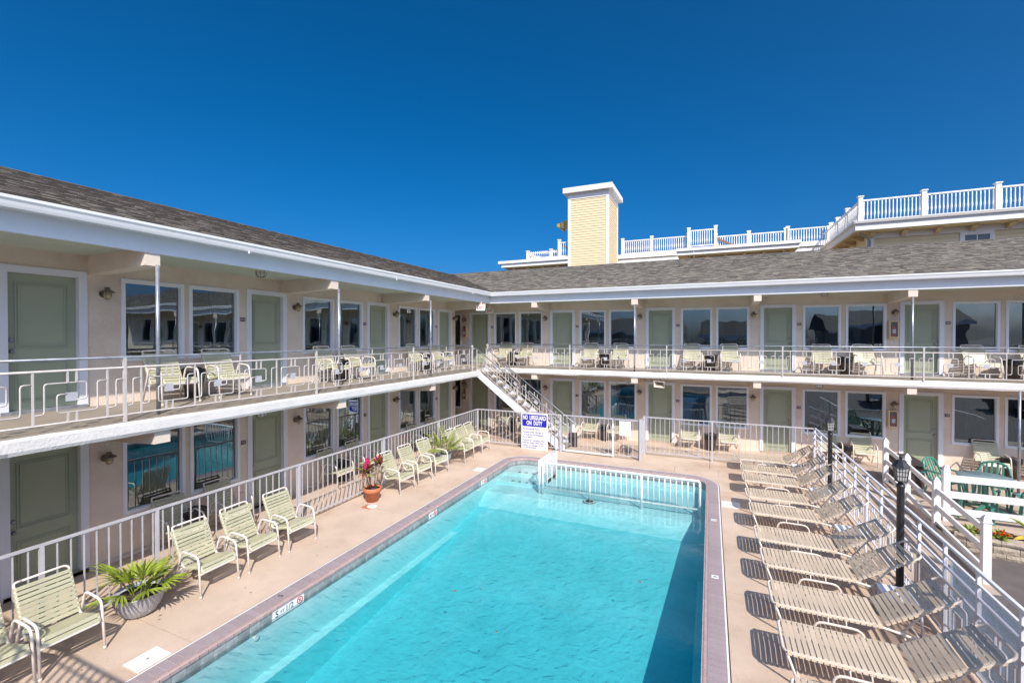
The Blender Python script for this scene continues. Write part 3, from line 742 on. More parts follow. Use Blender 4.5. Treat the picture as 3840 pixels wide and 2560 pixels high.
# ------------------------------------------------------------------ balcony railings with their key pattern
def railing(name, label, loc, P, Tpos, s0, s1, span, ext=()):
    t_ = thing(name, label, 'railing', loc)
    def bar(pts, nm='scroll_bar', r_=.0092, rad=.03, mat='rail_paint'):
        return part(MB().tube(roundpath([P(s, z) for s, z in pts], rad, 2), r_, 5), nm, mat, t_)
    zB, zL, zM, zI, zH, z2, z1 = 2.625, 2.747, 2.895, 2.97, 3.108, 3.256, 3.394
    part(MB().tube([P(s0, z1), P(s1, z1)], .017, 8), 'top_rail', 'galv', t_)
    part(MB().tube([P(s0, z2), P(s1, z2)], .015, 8), 'middle_rail', 'rail_paint', t_)
    part(MB().tube([P(s0, zB), P(s1, zB)], .012, 6), 'bottom_rail', 'rail_paint', t_)
    hk, mo = .0585 * span, .2225 * span * .99
    def V(s, zb_=zB, zt_=z2, r_=.012, nm='picket'):
        part(MB().bar(P(s, zb_), P(s, zt_), .019, .019), nm, 'rail_paint', t_)
    def motif(s, L_):
        f = L_ / .714
        bar([(s, zL), (s + .10 * f, zL), (s + .10 * f, zH), (s + .50 * f, zH), (s + .50 * f, zM), (s + .40 * f, zM)])
        bar([(s + .31 * f, zI), (s + .215 * f, zI), (s + .215 * f, zL), (s + .61 * f, zL), (s + .61 * f, zH), (s + L_, zH)])
        part(MB().bar(P(s + .295 * f, (zM + zI) / 2 + .002), P(s + .41 * f, (zM + zI) / 2 + .002), .010, .105), 'scroll_plate', 'fence_paint', t_)
        for a in (.315, .40):
            V(s + a * f, zH, z2, nm='stub'); V(s + a * f, zB, zL, nm='stub')
    def hook(s, L_): bar([(s, zL), (s + L_ * .5, zL), (s + L_ * .5, zH), (s + L_, zH)])
    for tp in Tpos:
        if s0 - .05 <= tp <= s1 + .05: part(MB().bar(P(tp, 2.52), P(tp, z1 - .005), .034, .034), 'post', 'rail_paint', t_)
        hs_ = (span - 4 * mo) / 2
        if tp >= s0 and tp + hs_ <= s1: hook(tp, hs_)
        for k in range(5):
            s = tp + hs_ + k * mo
            if s0 < s < s1: V(s)
            if k == 2 and s0 < s < s1: V(s + .02, z2, z1, nm='stub')
            if k < 4 and s >= s0 and s + mo <= s1: motif(s, mo)
        s = tp + span - hs_
        if s >= s0 and s + hs_ <= s1: hook(s, hs_)
    return t_
RXL, RYB = -7.18, 14.83
ra = railing('balcony_railing', 'white scrollwork railing along the upper balcony of the side wing', (RXL, 1, ze), lambda s, z: (RXL, s, z), [3.435 + 3.21 * k for k in (-2, -1, 0, 1, 2)], -1.0, 13.06, 3.21)
part(MB().bar((RXL, 13.08, 2.52), (RXL, 13.08, 3.40), .036, .036), 'post', 'rail_paint', ra)
def scroll(parent, c, ax):
    c = Vector(c); ax = Vector(ax)
    part(MB().tube([c + ax * .045 * math.sin(R(q)) * (1 - q / 900) + Vector((0, 0, -.045 + .045 * math.cos(R(q)) * (1 - q / 900))) for q in range(0, 331, 30)], .015, 6), 'rail_scroll', 'rail_paint', parent)
scroll(ra, (RXL, 13.06, 3.394), (0, 1, 0))
for z_ in (2.63, 3.256): part(MB().tube([(RXL, 13.08, z_), (-7.56, 14.02, z_)], .014, 6), 'return_rail', 'rail_paint', ra)
rb = railing('balcony_railing', 'white scrollwork railing along the upper balcony of the end wing', (0, RYB, ze), lambda s, z: (s, RYB, z), [-4.37 + 3.13 * k for k in (-1, 0, 1, 2, 3)], -7.5, 12.0, 3.13)
part(MB().bar((-7.52, RYB, 2.52), (-7.52, RYB, 3.27), .036, .036), 'post', 'rail_paint', rb)
scroll(rb, (-7.5, RYB, 3.394), (-1, 0, 0))

# ------------------------------------------------------------------ stairs
st = thing('staircase', 'white steel stairs descending from the balcony corner to the deck', 'stairs', (-4.4, 14.4, D))
SX0, SX1, SZ0, SZ1 = -7.52, -4.30, 2.53, D + .02
def sline(x): return SZ0 + (SZ1 - SZ0) * (x - SX0) / (SX1 - SX0)
for y_ in (14.05, 14.76):
    part(MB().prism([(SX0, y_ - .02, SZ0 - .02), (SX1, y_ - .02, SZ1 + .16), (SX1, y_ - .02, SZ1 - .02), (SX1 - .20, y_ - .02, SZ1 - .02), (SX0, y_ - .02, SZ0 - .27)], (0, .045, 0)), 'stringer', 'trim', st)
tm = MB().box(0, 14.08, 0, .27, 14.755, .045)
for k in range(13):
    x_ = SX0 + .06 + k * .243; z_ = sline(x_ + .12) + .01
    o = part(MB().box(x_, 14.076, z_ - .04, x_ + .27, 14.755, z_), 'tread', 'balcony_floor', st)
for y_, zoff in ((14.04, .0), (14.76, .0)):
    A_, B_ = (-7.56, y_, 3.26), (-4.22, y_, .77)
    part(MB().tube(roundpath([A_, B_, (-4.10, y_, .70), (-4.16, y_, .60)], .05), .016, 8), 'handrail', 'galv', st)
    def Q(s, h): return (SX0 + s * (SX1 - SX0) * .97, y_, sline(SX0 + s * (SX1 - SX0) * .97) + h)
    part(MB().tube([Q(.0, .09), Q(1, .09)], .012, 6), 'bottom_rail', 'rail_paint', st)
    for s in (.0, .25, .5, .75, 1.0):
        part(MB().bar(Q(s, .06 if s else -.1), Q(s, .70), .024, .024), 'post', 'rail_paint', st)
    for k in range(4):
        s = k * .25; f = .25
        def bb(pts): part(MB().tube(roundpath([Q(s + a * f, h) for a, h in pts], .03, 2), .0105, 5), 'scroll_bar', 'rail_paint', st)
        bb([(0, .22), (.14, .22), (.14, .57), (.68, .57), (.68, .33), (.56, .33)])
        bb([(.42, .44), (.30, .44), (.30, .22), (.84, .22), (.84, .57), (1, .57)])
        part(MB().bar(Q(s + .41 * f, .385), Q(s + .57 * f, .385), .010, .11), 'scroll_plate', 'fence_paint', st)
        for a in (.42, .56):
            part(MB().bar(Q(s + a * f, .57), Q(s + a * f, .70), .02, .02), 'stub', 'rail_paint', st)
            part(MB().bar(Q(s + a * f, .09), Q(s + a * f, .22), .02, .02), 'stub', 'rail_paint', st)
part(MB().box(-4.36, 14.70, D, -4.10, 14.82, .42), 'newel_box', 'deck_box', st)

# ------------------------------------------------------------------ fences of the pool
def picket_fence(t_, a, b_, ztop, pitch, posts, mat='fence_paint', zlow=.10, skip_end=False):
    a, b_ = Vector(a), Vector(b_); L_ = (b_ - a).length; d_ = (b_ - a) / L_
    part(MB().bar(a + Vector((0, 0, ztop - a.z)), b_ + Vector((0, 0, ztop - b_.z)), .040, .030), 'top_rail', mat, t_)
    part(MB().bar(a + Vector((0, 0, zlow)), b_ + Vector((0, 0, zlow)), .030, .022), 'bottom_rail', mat, t_)
    me = MB().box(-.0072, -.0072, a.z + zlow, .0072, .0072, ztop - .012).mesh('picket', mat)
    base = Vector(root_of(t_).location)
    for s in posts:
        c = a + d_ * s; part(MB().box(c.x - .022, c.y - .022, a.z, c.x + .022, c.y + .022, ztop - .014), 'post', mat, t_)
    n_ = int(L_ / pitch)
    for k in range(n_ + 1):
        s = k * pitch
        if any(abs(s - q) < .05 for q in posts): continue
        o = bpy.data.objects.new('picket', me); C.objects.link(o); o.parent = t_; c = a + d_ * s; o.location = (c.x - base.x, c.y - base.y, -base.z)
FZ = 1.135
t_ = thing('pool_fence', 'grey white picket fence running along the side wing walkway', 'fence', (-7.44, 2, D), 0, 'picket fences around the pool deck')
picket_fence(t_, (-7.44, -.06, D), (-7.44, 13.94, D), FZ, .1316, [2.75, 4.0, 6.5, 9.02, 11.52, 13.98])
t_ = thing('pool_fence', 'grey white picket fence behind the warning sign at the foot of the stairs', 'fence', (-6, 13.94, D), 0, 'picket fences around the pool deck')
picket_fence(t_, (-7.42, 13.94, D), (-4.40, 13.98, D), FZ, .134, [3.0])
t_ = thing('pool_gate', 'white framed picket gate between the stairs and the latch post', 'gate', (-3.5, 13.97, D))
picket_fence(t_, (-4.34, 13.98, D), (-2.72, 13.93, D), FZ, .134, [1.61], zlow=.06)
part(MB().bar((-4.34, 13.955, .02), (-2.72, 13.905, .02), .03, .045), 'kick_bar', 'vinyl', t_)
part(MB().bar((-2.72, 13.905, 0), (-2.72, 13.905, 1.0), .03, .045), 'end_bar', 'vinyl', t_)
part(MB().box(-2.76, 13.89, .78, -2.68, 13.93, .86), 'latch', 'galv', t_)
t_ = thing('pool_fence', 'short picket fence panel with a white board beside the latch post', 'fence', (-2.3, 13.92, D), 0, 'picket fences around the pool deck')
picket_fence(t_, (-2.66, 13.92, D), (-1.93, 13.90, D), FZ, .134, [.72])
part(MB().box(-2.52, 13.865, .66, -2.18, 13.880, 1.10), 'white_board', 'sign_white', t_)
t_ = thing('latch_post_panel', 'grey metal gate return panel with latches set across the fence line', 'gate panel', (-1.9, 14.2, D))
part(MB().box(-1.925, 13.82, D, -1.865, 13.88, 1.20), 'post', 'fence_paint', t_); part(MB().box(-1.92, 14.66, D, -1.86, 14.72, 1.16), 'post', 'fence_paint', t_)
part(MB().bar((-1.895, 13.88, 1.15), (-1.89, 14.66, 1.13), .03, .03), 'top_rail', 'fence_paint', t_); part(MB().bar((-1.895, 13.88, .08), (-1.89, 14.66, .08), .03, .03), 'bottom_rail', 'fence_paint', t_)
for k in range(1, 7): part(MB().box(-1.905, 13.86 + k * .12, .08, -1.885, 13.88 + k * .12, 1.13), 'picket', 'fence_paint', t_)
me_ = MB().box(-1.898, 14.0, .55, -1.892, 14.55, 1.0); part(me_, 'guard_plate', 'fence_paint', t_)
part(MB().box(-1.94, 13.83, .86, -1.90, 13.90, .95), 'latch', 'galv', t_)
t_ = thing('pool_fence', 'grey white picket fence in front of the end wing doors', 'fence', (0, 14.69, D), 0, 'picket fences around the pool deck')
picket_fence(t_, (-1.83, 14.69, D), (2.62, 14.69, D), FZ, .139, [1.9])
# railing on the lounger side
rr = thing('deck_railing', 'blue grey four rail railing with key pattern behind the loungers', 'railing', (2.66, 8, D))
for z_, r_ in ((1.14, .022), (1.0, .014), (.855, .014), (.67, .018)):
    part(MB().bar((2.66, 0, z_), (2.66, 14.72, z_), .034 if r_ > .02 else .026, .034 if r_ > .02 else .024), 'rail', 'right_rail', rr)
part(MB().bar((2.66, 0, D + .07), (2.66, 14.72, D + .07), .024, .022), 'bottom_rail', 'right_rail', rr)
for k in range(20):
    y_ = 14.72 - k * .7525
    if y_ < .3: break
    part(MB().box(2.642, y_ - .018, D - (.1 if k % 2 == 0 else -.66), 2.678, y_ + .018, 1.125), 'post' if k % 2 == 0 else 'spacer', 'right_rail', rr)
for k in range(10):
    y0 = 14.72 - k * 1.505; f = 1.505
    if y0 < 1.2: break
    def RB(pts): part(MB().tube(roundpath([(2.66, y0 - a * f, z_) for a, z_ in pts], .03, 2), .0105, 5), 'scroll_bar', 'right_rail', rr)
    for q in (0, .5):
        RB([(q, .14), (q + .07, .14), (q + .07, .55), (q + .34, .55), (q + .34, .30), (q + .27, .30)])
        RB([(q + .20, .42), (q + .14, .42), (q + .14, .14), (q + .42, .14), (q + .42, .55), (q + .5, .55)])
        part(MB().box(2.654, y0 - (q + .275) * f, .29, 2.666, y0 - (q + .195) * f, .43), 'scroll_plate', 'right_rail', rr)
        for a in (.21, .26, .47): part(MB().box(2.65, y0 - (q + a) * f - .01, D + .08, 2.67, y0 - (q + a) * f + .01, .14 if a < .4 else .66), 'stub', 'right_rail', rr)
        for a in (.21, .26): part(MB().box(2.65, y0 - (q + a) * f - .01, .55, 2.67, y0 - (q + a) * f + .01, .66), 'stub', 'right_rail', rr)
for y1 in (7.15, 5.60, 4.05): part(MB().box(2.69, y1 - 1.48, D + .06, 2.696, y1, .98), 'clear_panel', 'plexi', rr)
part(MB().box(2.692, 7.25, D + .06, 2.70, 8.02, .72), 'white_panel', 'sign_white', rr)
part(MB().box(2.72, -3, -.6, 2.80, 14.9, D - .02), 'deck_edge', 'concrete_walk', deck)

# warning sign
sg = thing('warning_sign', 'white no lifeguard sign with a blue panel hung on the fence', 'sign', (-5.29, 13.87, D))
part(MB().box(-5.75, 13.862, D - .01, -4.83, 13.882, 1.145), 'sign_board', 'sign_white', sg)
bp = part(MB().prism([(x_, 13.8612, z_) for x_, z_ in ((-5.72, .735), (-5.69, .705), (-4.89, .705), (-4.86, .735), (-4.86, 1.075), (-4.89, 1.105), (-5.69, 1.105), (-5.72, 1.075))], (0, -.003, 0)), 'blue_panel', 'ink_blue', sg)
for s_, z_, size in (('NO  LIFEGUARD', .99, .19), ('ON  DUTY', .815, .19)):
    text('heading', s_, size, 'ink_white', sg, (-5.29, 13.857, z_), FACE_Y, sx=.58 if 'NO' in s_[:2] else .60, bold=.007, ext=.0008)
for s_, z_, dx in (('No Swimming Alone.', .625, 0), ('Persons under the age of', .515, .01), ('16 must be accompanied', .43, .015), ('by an adult.', .35, .01), ('This pool (or swimming area)', .245, .005), ('shall be closed when the', .165, .005), ('owner or manager is not', .085, .01), ('on the premises.', .01, .01)):
    text('sign_text', s_, .088, 'ink_blue', sg, (-5.70 + dx, 13.8605, z_), FACE_Y, 'LEFT', sx=.80 if len(s_) < 26 else .70, bold=.0015, ext=.0006)

# ------------------------------------------------------------------ strap chairs
def strap_mesh(name, wd, half, mat, th=.006, rail=.014):
    """vinyl strap, local: length along x, width along y; it wraps over the rails at both ends"""
    mb = MB(); prof = [(-half - rail - .003, -rail), (-half - rail * .8, rail * .75), (-half + .01, rail + .004), (0, rail - .004), (half - .01, rail + .004), (half + rail * .8, rail * .75), (half + rail + .003, -rail)]
    prev = None
    for x_, z_ in prof:
        row = [Vector((x_, -wd / 2, z_)), Vector((x_, wd / 2, z_)), Vector((x_, wd / 2, z_ - th)), Vector((x_, -wd / 2, z_ - th))]
        if prev:
            for q in range(4): mb.face([prev[q], row[q], row[(q + 1) % 4], prev[(q + 1) % 4]], q in (0, 2))
        prev = row
    return mb.mesh(name, mat)
def place_strap(me, parent, c, along_, name='strap'):
    """strap at c, its width running along the unit vector along_ (in the y-z plane of the chair)"""
    o = bpy.data.objects.new(name, me); C.objects.link(o); o.parent = parent
    y = -Vector(along_).normalized(); x = Vector((1, 0, 0)); z = x.cross(y); o.matrix_local = Matrix.Translation(c) @ Matrix((x, y, z)).transposed().to_4x4(); return o
def sag(path, n_, step):
    """points at even steps on a polyline with the local direction"""
    P = [Vector(p_) for p_ in path]; out = []; s = step / 2; acc = 0
    for i in range(len(P) - 1):
        L_ = (P[i + 1] - P[i]).length
        while s <= acc + L_ and len(out) < n_:
            out.append((P[i].lerp(P[i + 1], (s - acc) / L_), (P[i + 1] - P[i]).normalized())); s += step
        acc += L_
    return out
def make_chair():
    """faces +y; front feet at y = 0; base at floor level"""
    t_ = thing('strap_armchair', 'x', 'armchair')
    for sx in (-1, 1):
        x_ = sx * .28
        part(MB().tube(roundpath([(x_ + sx * .005, 0, 0), (x_, -.055, .575), (x_, -.42, .60), (x_ + sx * .005, -.63, 0)], .09, 4), .0145, 8), 'arm_and_legs', 'frame_cream', t_, world=False)
        part(MB().tube([(x_ + sx * .005, .0, 0), (x_ + sx * .005, -.003, .035)], .019, 8), 'foot_cap', 'foot_cap', t_, world=False)
        part(MB().tube([(x_ + sx * .005, -.63, 0), (x_ + sx * .005, -.618, .035)], .019, 8), 'foot_cap', 'foot_cap', t_, world=False)
    h = .245
    loop = roundpath([(-h, -.70, .86), (-h, -.46, .33), (-h, -.02, .405), (h, -.02, .405), (h, -.46, .33), (h, -.70, .86)], .08, 4)
    top = [Vector(p_) for p_ in arc((-h + .07, -.70 - .026, .86), .07, 180, 90, 4, (1, 0, 0), (0, -.41, .91))]
    loop = roundpath([(h - .07, -.715, .885), (h, -.715, .885), (h, -.46, .33), (h, -.055, .415), (h, -.005, .34), (-h, -.005, .34), (-h, -.055, .415), (-h, -.46, .33), (-h, -.715, .885), (h - .07, -.715, .885)], .07, 4)
    part(MB().tube(loop, .0135, 8, closed=False), 'seat_frame', 'frame_cream', t_, world=False)
    part(MB().tube([(-.28, -.03, .325), (.28, -.03, .325)], .012, 6), 'front_stretcher', 'frame_cream', t_, world=False)
    part(MB().tube([(-.275, -.53, .30), (.275, -.53, .30)], .012, 6), 'rear_stretcher', 'frame_cream', t_, world=False)
    me = strap_mesh('strap', .042, h, 'strap_green')
    pts = sag([(0, -.008, .345), (0, -.055, .415), (0, -.10, .406), (0, -.44, .334)], 9, .0525) + sag([(0, -.47, .352), (0, -.705, .862)], 10, .0535)
    for c, d_ in pts: place_strap(me, t_, c, d_)
    return t_
ch0 = make_chair(); used = [False]
def chair(x, y, z, rz, label, group):
    o = ch0 if not used[0] else copy_tree(ch0)
    used[0] = True; o.location = (x, y, z); o.rotation_euler = (0, 0, R(rz)); o['label'] = label; o['group'] = group; o['category'] = 'armchair'
LB = 'green strap armchair '
gA = 'green strap chairs lined up beside the pool'
for y_, lb, jit in ((2.05, 'at the near end of the poolside row, partly cut off', 2), (2.65, 'standing on the near side of the grey bowl planter', 0), (4.33, 'first beyond the grey bowl planter', 1), (5.06, 'second beyond the grey bowl planter, middle of three', 3),
                    (5.81, 'third beyond the grey bowl planter, last before the terracotta pot', 0), (8.83, 'first beyond the terracotta pot of red leaves', 0), (9.60, 'second beyond the terracotta pot, middle of three', -2), (10.36, 'third beyond the terracotta pot, just before the small palm', -4),
                    (11.86, 'just beyond the small potted palm', 0), (12.45, 'second beyond the small palm, between two others', 2), (13.0, 'last of the poolside row, closest to the fence corner', 2)):
    chair(-6.61 + rnd.uniform(-.015, .015), y_, D, -90 + jit, LB + lb, gA)
ordn = ['first', 'second', 'third', 'fourth', 'fifth', 'sixth', 'seventh', 'eighth', 'ninth', 'tenth', 'eleventh', 'twelfth']
gB = 'green strap chairs against the walls of the ground floor rooms'
for k, y_ in enumerate((4.85, 5.80, 8.55, 9.50, 12.15, 13.2)):
    chair(-8.24, y_, D, -90 + rnd.uniform(-5, 5), LB + ordn[k] + ' from the near end along the side wing ground floor', gB)
for k, x_ in enumerate((-7.45, -6.55, -3.97, -3.06, -.59, .57, 3.28, 4.10, 6.85, 7.95)):
    chair(x_, 15.88 - (.1 if x_ > 6 else 0), D, 180 + rnd.uniform(-5, 5), LB + ordn[k] + ' from the stairs corner along the end wing ground floor', gB)
gC = 'green strap chairs on the upper balcony'
for k, y_ in enumerate((4.68, 5.62, 8.30, 9.22, 11.95, 13.15)):
    chair(-8.10, y_, 2.543, -90 + rnd.uniform(-8, 4), LB + ordn[k] + ' from the near end on the side wing upper balcony', gC)
for k, x_ in enumerate((-7.46, -6.60, -3.98, -2.88, -.51, .60, 3.08, 4.17, 6.66, 7.75)):
    chair(x_, 15.76, 2.543, 180 + rnd.uniform(-7, 7), LB + ordn[k] + ' from the stairs corner on the end wing upper balcony', gC)

# ------------------------------------------------------------------ loungers
def make_lounger():
    """foot end at x = 0, head towards +x, width along y, base at floor"""
    t_ = thing('strap_lounger', 'x', 'sun lounger'); hw = .30; zr = .355
    part(MB().tube(roundpath([(1.46, -hw, zr - .075), (1.16, -hw, zr - .02), (1.02, -hw, zr), (0, -hw, zr), (0, hw, zr), (1.02, hw, zr), (1.16, hw, zr - .02), (1.46, hw, zr - .075)], .09, 4), .0155, 8), 'side_rails', 'frame_tan', t_, world=False)
    for sy in (-1, 1):
        y_ = sy * hw
        part(MB().tube(roundpath([(.03, y_, zr - .01), (.155, y_, 0), ], .05), .0145, 8), 'foot_leg', 'frame_tan', t_, world=False)
        part(MB().tube(roundpath([(.42, y_ + sy * .035, 0), (.44, y_ + sy * .035, zr - .085), (.92, y_ + sy * .035, zr - .085), (.96, y_ + sy * .035, 0)], .10, 4), .0145, 8), 'leg_hoop', 'frame_tan', t_, world=False)
        for x_ in (.58, .76): part(MB().tube([(x_, y_ + sy * .035, zr - .085), (x_, y_, zr)], .009, 6), 'hoop_strut', 'frame_tan', t_, world=False)
        part(MB().tube([(1.30, y_ * .93, zr - .02), (1.40, y_ * .93, 0)], .0145, 8), 'head_leg', 'frame_tan', t_, world=False)
        part(MB().tube([(1.52, y_ * .86, .60), (1.30, y_ * .86, zr - .05)], .011, 6), 'prop_bar', 'frame_tan', t_, world=False)
    part(MB().tube([(1.46, -hw, zr - .075), (1.46, hw, zr - .075)], .014, 6), 'head_stretcher', 'frame_tan', t_, world=False)
    part(MB().tube([(.155, -hw, .02), (.155, hw, .02)], .012, 6), 'foot_stretcher', 'frame_tan', t_, world=False)
    b0, b1 = Vector((1.13, 0, zr + .02)), Vector((1.79, 0, zr + .43)); o_ = Vector((0, hw - .02, 0)); dd = (b1 - b0).normalized()
    part(MB().tube(roundpath([b0 - o_, b1 - o_ + dd * .06, b1 + o_ + dd * .06, b0 + o_], .09, 4), .0145, 8), 'back_frame', 'frame_tan', t_, world=False)
    me = strap_mesh('strap', .043, hw, 'strap_tan', rail=.0155); me2 = strap_mesh('strap', .046, hw - .02, 'strap_tan', rail=.0145)
    for k in range(20):
        o = place_strap(me, t_, (0, 0, 0), (0, 1, 0)); o.matrix_local = Matrix.Translation((.035 + k * .0545 + .02, 0, zr)) @ Matrix.Rotation(R(90), 4, 'Z')
    for k in range(12):
        c = b0 + dd * (.04 + k * .0605); ang = math.atan2(dd.z, dd.x)
        o = place_strap(me2, t_, (0, 0, 0), (0, 1, 0)); o.matrix_local = Matrix.Translation(c) @ Matrix.Rotation(-ang, 4, 'Y') @ Matrix.Rotation(R(90), 4, 'Z')
    return t_
lg0 = make_lounger(); first = True
for k, y_ in enumerate((14.14, 13.0, 12.11, 10.94, 10.0, 8.78, 7.86, 6.80, 5.86, 4.86)):
    o = lg0 if k == 0 else copy_tree(lg0)
    o.location = (.735 + rnd.uniform(-.01, .01), y_, D); o.rotation_euler = (0, 0, R(rnd.uniform(-1.2, .6)))
    o['label'] = 'tan strap lounger, %s counted from the end wing fence' % ordn[k]; o['group'] = 'tan loungers in a row beside the pool'; o['category'] = 'sun lounger'
# low white tables between the pairs
def low_table(x, y, lb):
    t_ = thing('side_table', lb, 'side table', (x, y, D), 0, 'white side tables between the loungers')
    part(MB().box(x - .19, y - .19, D + .37, x + .19, y + .19, D + .40), 'table_top', 'plastic_white', t_)
    for a in (-1, 1):
        for b_ in (-1, 1): part(MB().tube([(x + a * .16, y + b_ * .16, D + .37), (x + a * .18, y + b_ * .18, D)], .016, 6), 'leg', 'plastic_white', t_)
for x_, y_, lb in ((2.14, 13.52, 'low white side table between the first and second loungers from the fence'), (2.2, 11.52, 'low white side table between the third and fourth loungers from the fence'), (2.22, 9.40, 'low white side table between the fifth and sixth loungers from the fence'), (2.26, 7.33, 'low white side table between the seventh and eighth loungers from the fence')): low_table(x_, y_, lb)

# ------------------------------------------------------------------ small fixtures on the walls
def make_wall_lamp():
    """on a wall whose outward side is +y"""
    t_ = thing('wall_lamp', 'x', 'wall lamp')
    part(MB().tube([(0, 0, 0), (0, .02, 0)], .075, 16), 'back_plate', 'bronze', t_, world=False)
    part(MB().tube([(0, .02, 0), (0, .13, .045)], .022, 8), 'bracket', 'bronze', t_, world=False)
    part(MB().lathe([(.042, .13), (.042, .085), (.055, .08), (.125, .035), (.125, .025), (.05, .045)], (0, .14, 0), 16), 'shade', 'bronze', t_, world=False)
    part(MB().lathe([(.058, .035), (.060, -.03), (.050, -.075), (.02, -.10), (.0, -.104)], (0, .14, 0), 14), 'glass_jar', 'amber', t_, world=False)
    for z_, r_ in ((-.02, .066),): part(MB().tube([(r_ * math.cos(R(q)), .14 + r_ * math.sin(R(q)), z_) for q in range(0, 360, 30)], .005, 4, closed=True), 'cage_ring', 'bronze', t_, world=False)
    for q in (45, 135, 225, 315):
        c_, s_ = math.cos(R(q)), math.sin(R(q))
        part(MB().tube([(.066 * c_, .14 + .066 * s_, .035), (.066 * c_, .14 + .066 * s_, -.045), (.045 * c_, .14 + .045 * s_, -.095), (0, .14, -.118)], .005, 4), 'cage_wire', 'bronze', t_, world=False)
    return t_
wl0 = make_wall_lamp(); wu = [False]
def wall_lamp(x, y, z, rz, lb):
    o = wl0 if not wu[0] else copy_tree(wl0); wu[0] = True
    o.location = (x, y, z); o.scale = (.82,) * 3; o.rotation_euler = (0, 0, R(rz)); o['label'] = lb; o['group'] = 'caged brass wall lamps beside the doors'; o['category'] = 'wall lamp'
FL = {0: ('ground floor', 1.69), 1: ('upper floor', 4.36)}
for f in (0, 1):
    for k, y_ in enumerate((4.05, 7.74, 11.42, 14.98)):
        wall_lamp(WX, y_, FL[f][1], -90, 'caged brass wall lamp, %s from the near end on the side wing %s' % (ordn[k], FL[f][0]))
    for k, x_ in enumerate((-9.40, -5.82, -2.28, 1.28, 4.91, 8.4)):
        wall_lamp(x_, WY, FL[f][1], 180, 'caged brass wall lamp, %s from the stairs corner on the end wing %s' % (ordn[k], FL[f][0]))
def plate(axis, u, z, num, lb):
    loc = T(axis, u, z, .002); t_ = thing('room_number', 'maroon room number plate, ' + lb, 'number plate', loc, 0, 'maroon room number plates')
    part(wbox(MB(), axis, u - .062, u + .062, z - .05, z + .05, .002, .010), 'plate_frame', 'beam', t_)
    part(wbox(MB(), axis, u - .052, u + .052, z - .04, z + .04, .010, .014), 'plate_face', 'plate', t_)
    text('numerals', num, .052, 'ink_white', t_, T(axis, u, z, .0155), FACE_X if axis == 'Y' else FACE_Y, bold=.001, ext=.0006)
for f, bz in ((1, 0), (2, F2)):
    fn = FL[f - 1][0]
    for k, (d, num) in enumerate(zip(left_doors[1:], ('14', '13', '12', '11'))): plate('Y', d - .085, bz + 1.43, str(f) + num, '%s from the near end on the side wing %s' % (ordn[k], fn))
    for k, (d, num) in enumerate(zip(back_doors, ('08', '07', '06', '05', '04', '03', '02'))): plate('X', d + 1.075, bz + 1.455, str(f) + num, '%s from the stairs corner on the end wing %s' % (ordn[k], fn))
def ceiling_lamp(x, y, z, lb):
    t_ = thing('ceiling_lamp', lb, 'ceiling lamp', (x, y, z), 0, 'caged dome lamps under the balcony ceilings')
    part(MB().lathe([(.10, 0), (.10, -.025), (.085, -.03)], (x, y, z), 16), 'lamp_base', 'beam', t_)
    part(MB().lathe([(.085, -.028), (.082, -.08), (.05, -.115), (.0, -.125)], (x, y, z), 14), 'lamp_dome', 'lampshade', t_)
    for q in range(0, 180, 45):
        c_, s_ = math.cos(R(q)), math.sin(R(q)); part(MB().tube([(x + a * c_, y + a * s_, z + b_) for a, b_ in ((-.094, -.025), (-.09, -.085), (-.055, -.122), (0, -.133), (.055, -.122), (.09, -.085), (.094, -.025))], .005, 4), 'cage_wire', 'bronze', t_)
ceiling_lamp(-7.96, 6.04, 4.944, 'caged dome lamp under the side wing roof soffit')
ceiling_lamp(2.97, 15.34, 4.944, 'caged dome lamp under the end wing roof soffit')
ceiling_lamp(-7.30, 5.53, zb, 'caged dome lamp under the side wing balcony')
ceiling_lamp(2.80, 14.98, zb, 'caged dome lamp under the end wing balcony')
def cabinet(x, z, lb):
    t_ = thing('extinguisher_cabinet', lb, 'fire cabinet', (x, WY, z), 0, 'tan fire extinguisher cabinets')
    w_, h_, d_ = .23, .49, .13
    part(MB().box(x - w_ / 2, WY - d_, z - h_ / 2, x - w_ / 2 + .03, WY - .001, z + h_ / 2).box(x + w_ / 2 - .03, WY - d_, z - h_ / 2, x + w_ / 2, WY - .001, z + h_ / 2).box(x - w_ / 2 + .03, WY - d_, z + h_ / 2 - .03, x + w_ / 2 - .03, WY - .001, z + h_ / 2).box(x - w_ / 2 + .03, WY - d_, z - h_ / 2, x + w_ / 2 - .03, WY - .001, z - h_ / 2 + .03), 'cabinet_frame', 'cabinet', t_)
    part(MB().box(x - w_ / 2 + .03, WY - .012, z - h_ / 2 + .03, x + w_ / 2 - .03, WY - .002, z + h_ / 2 - .03), 'cabinet_back', 'plate', t_)
    b_ = part(MB().lathe([(.052, 0), (.055, .02), (.055, .26), (.03, .31), (.02, .33)], (x, WY - .07, z - .21), 12), 'extinguisher', 'ext_red', t_)
    part(MB().box(x - .03, WY - .11, z + .12, x + .04, WY - .05, z + .17), 'extinguisher_valve', 'black_metal', b_)
    part(MB().box(x - .04, WY - .128, z - .11, x + .04, WY - .123, z + .0), 'extinguisher_label', 'ink_white', b_)
    part(MB().face([(x - w_ / 2 + .03, WY - .1315, z - h_ / 2 + .03), (x + w_ / 2 - .03, WY - .1315, z - h_ / 2 + .03), (x + w_ / 2 - .03, WY - .1315, z + h_ / 2 - .03), (x - w_ / 2 + .03, WY - .1315, z + h_ / 2 - .03)]), 'cabinet_pane', 'plexi', t_)
cabinet(4.88, 3.88, 'tan fire extinguisher cabinet on the upper wall beside door 204'); cabinet(4.88, 1.28, 'tan fire extinguisher cabinet on the ground floor wall beside door 104')
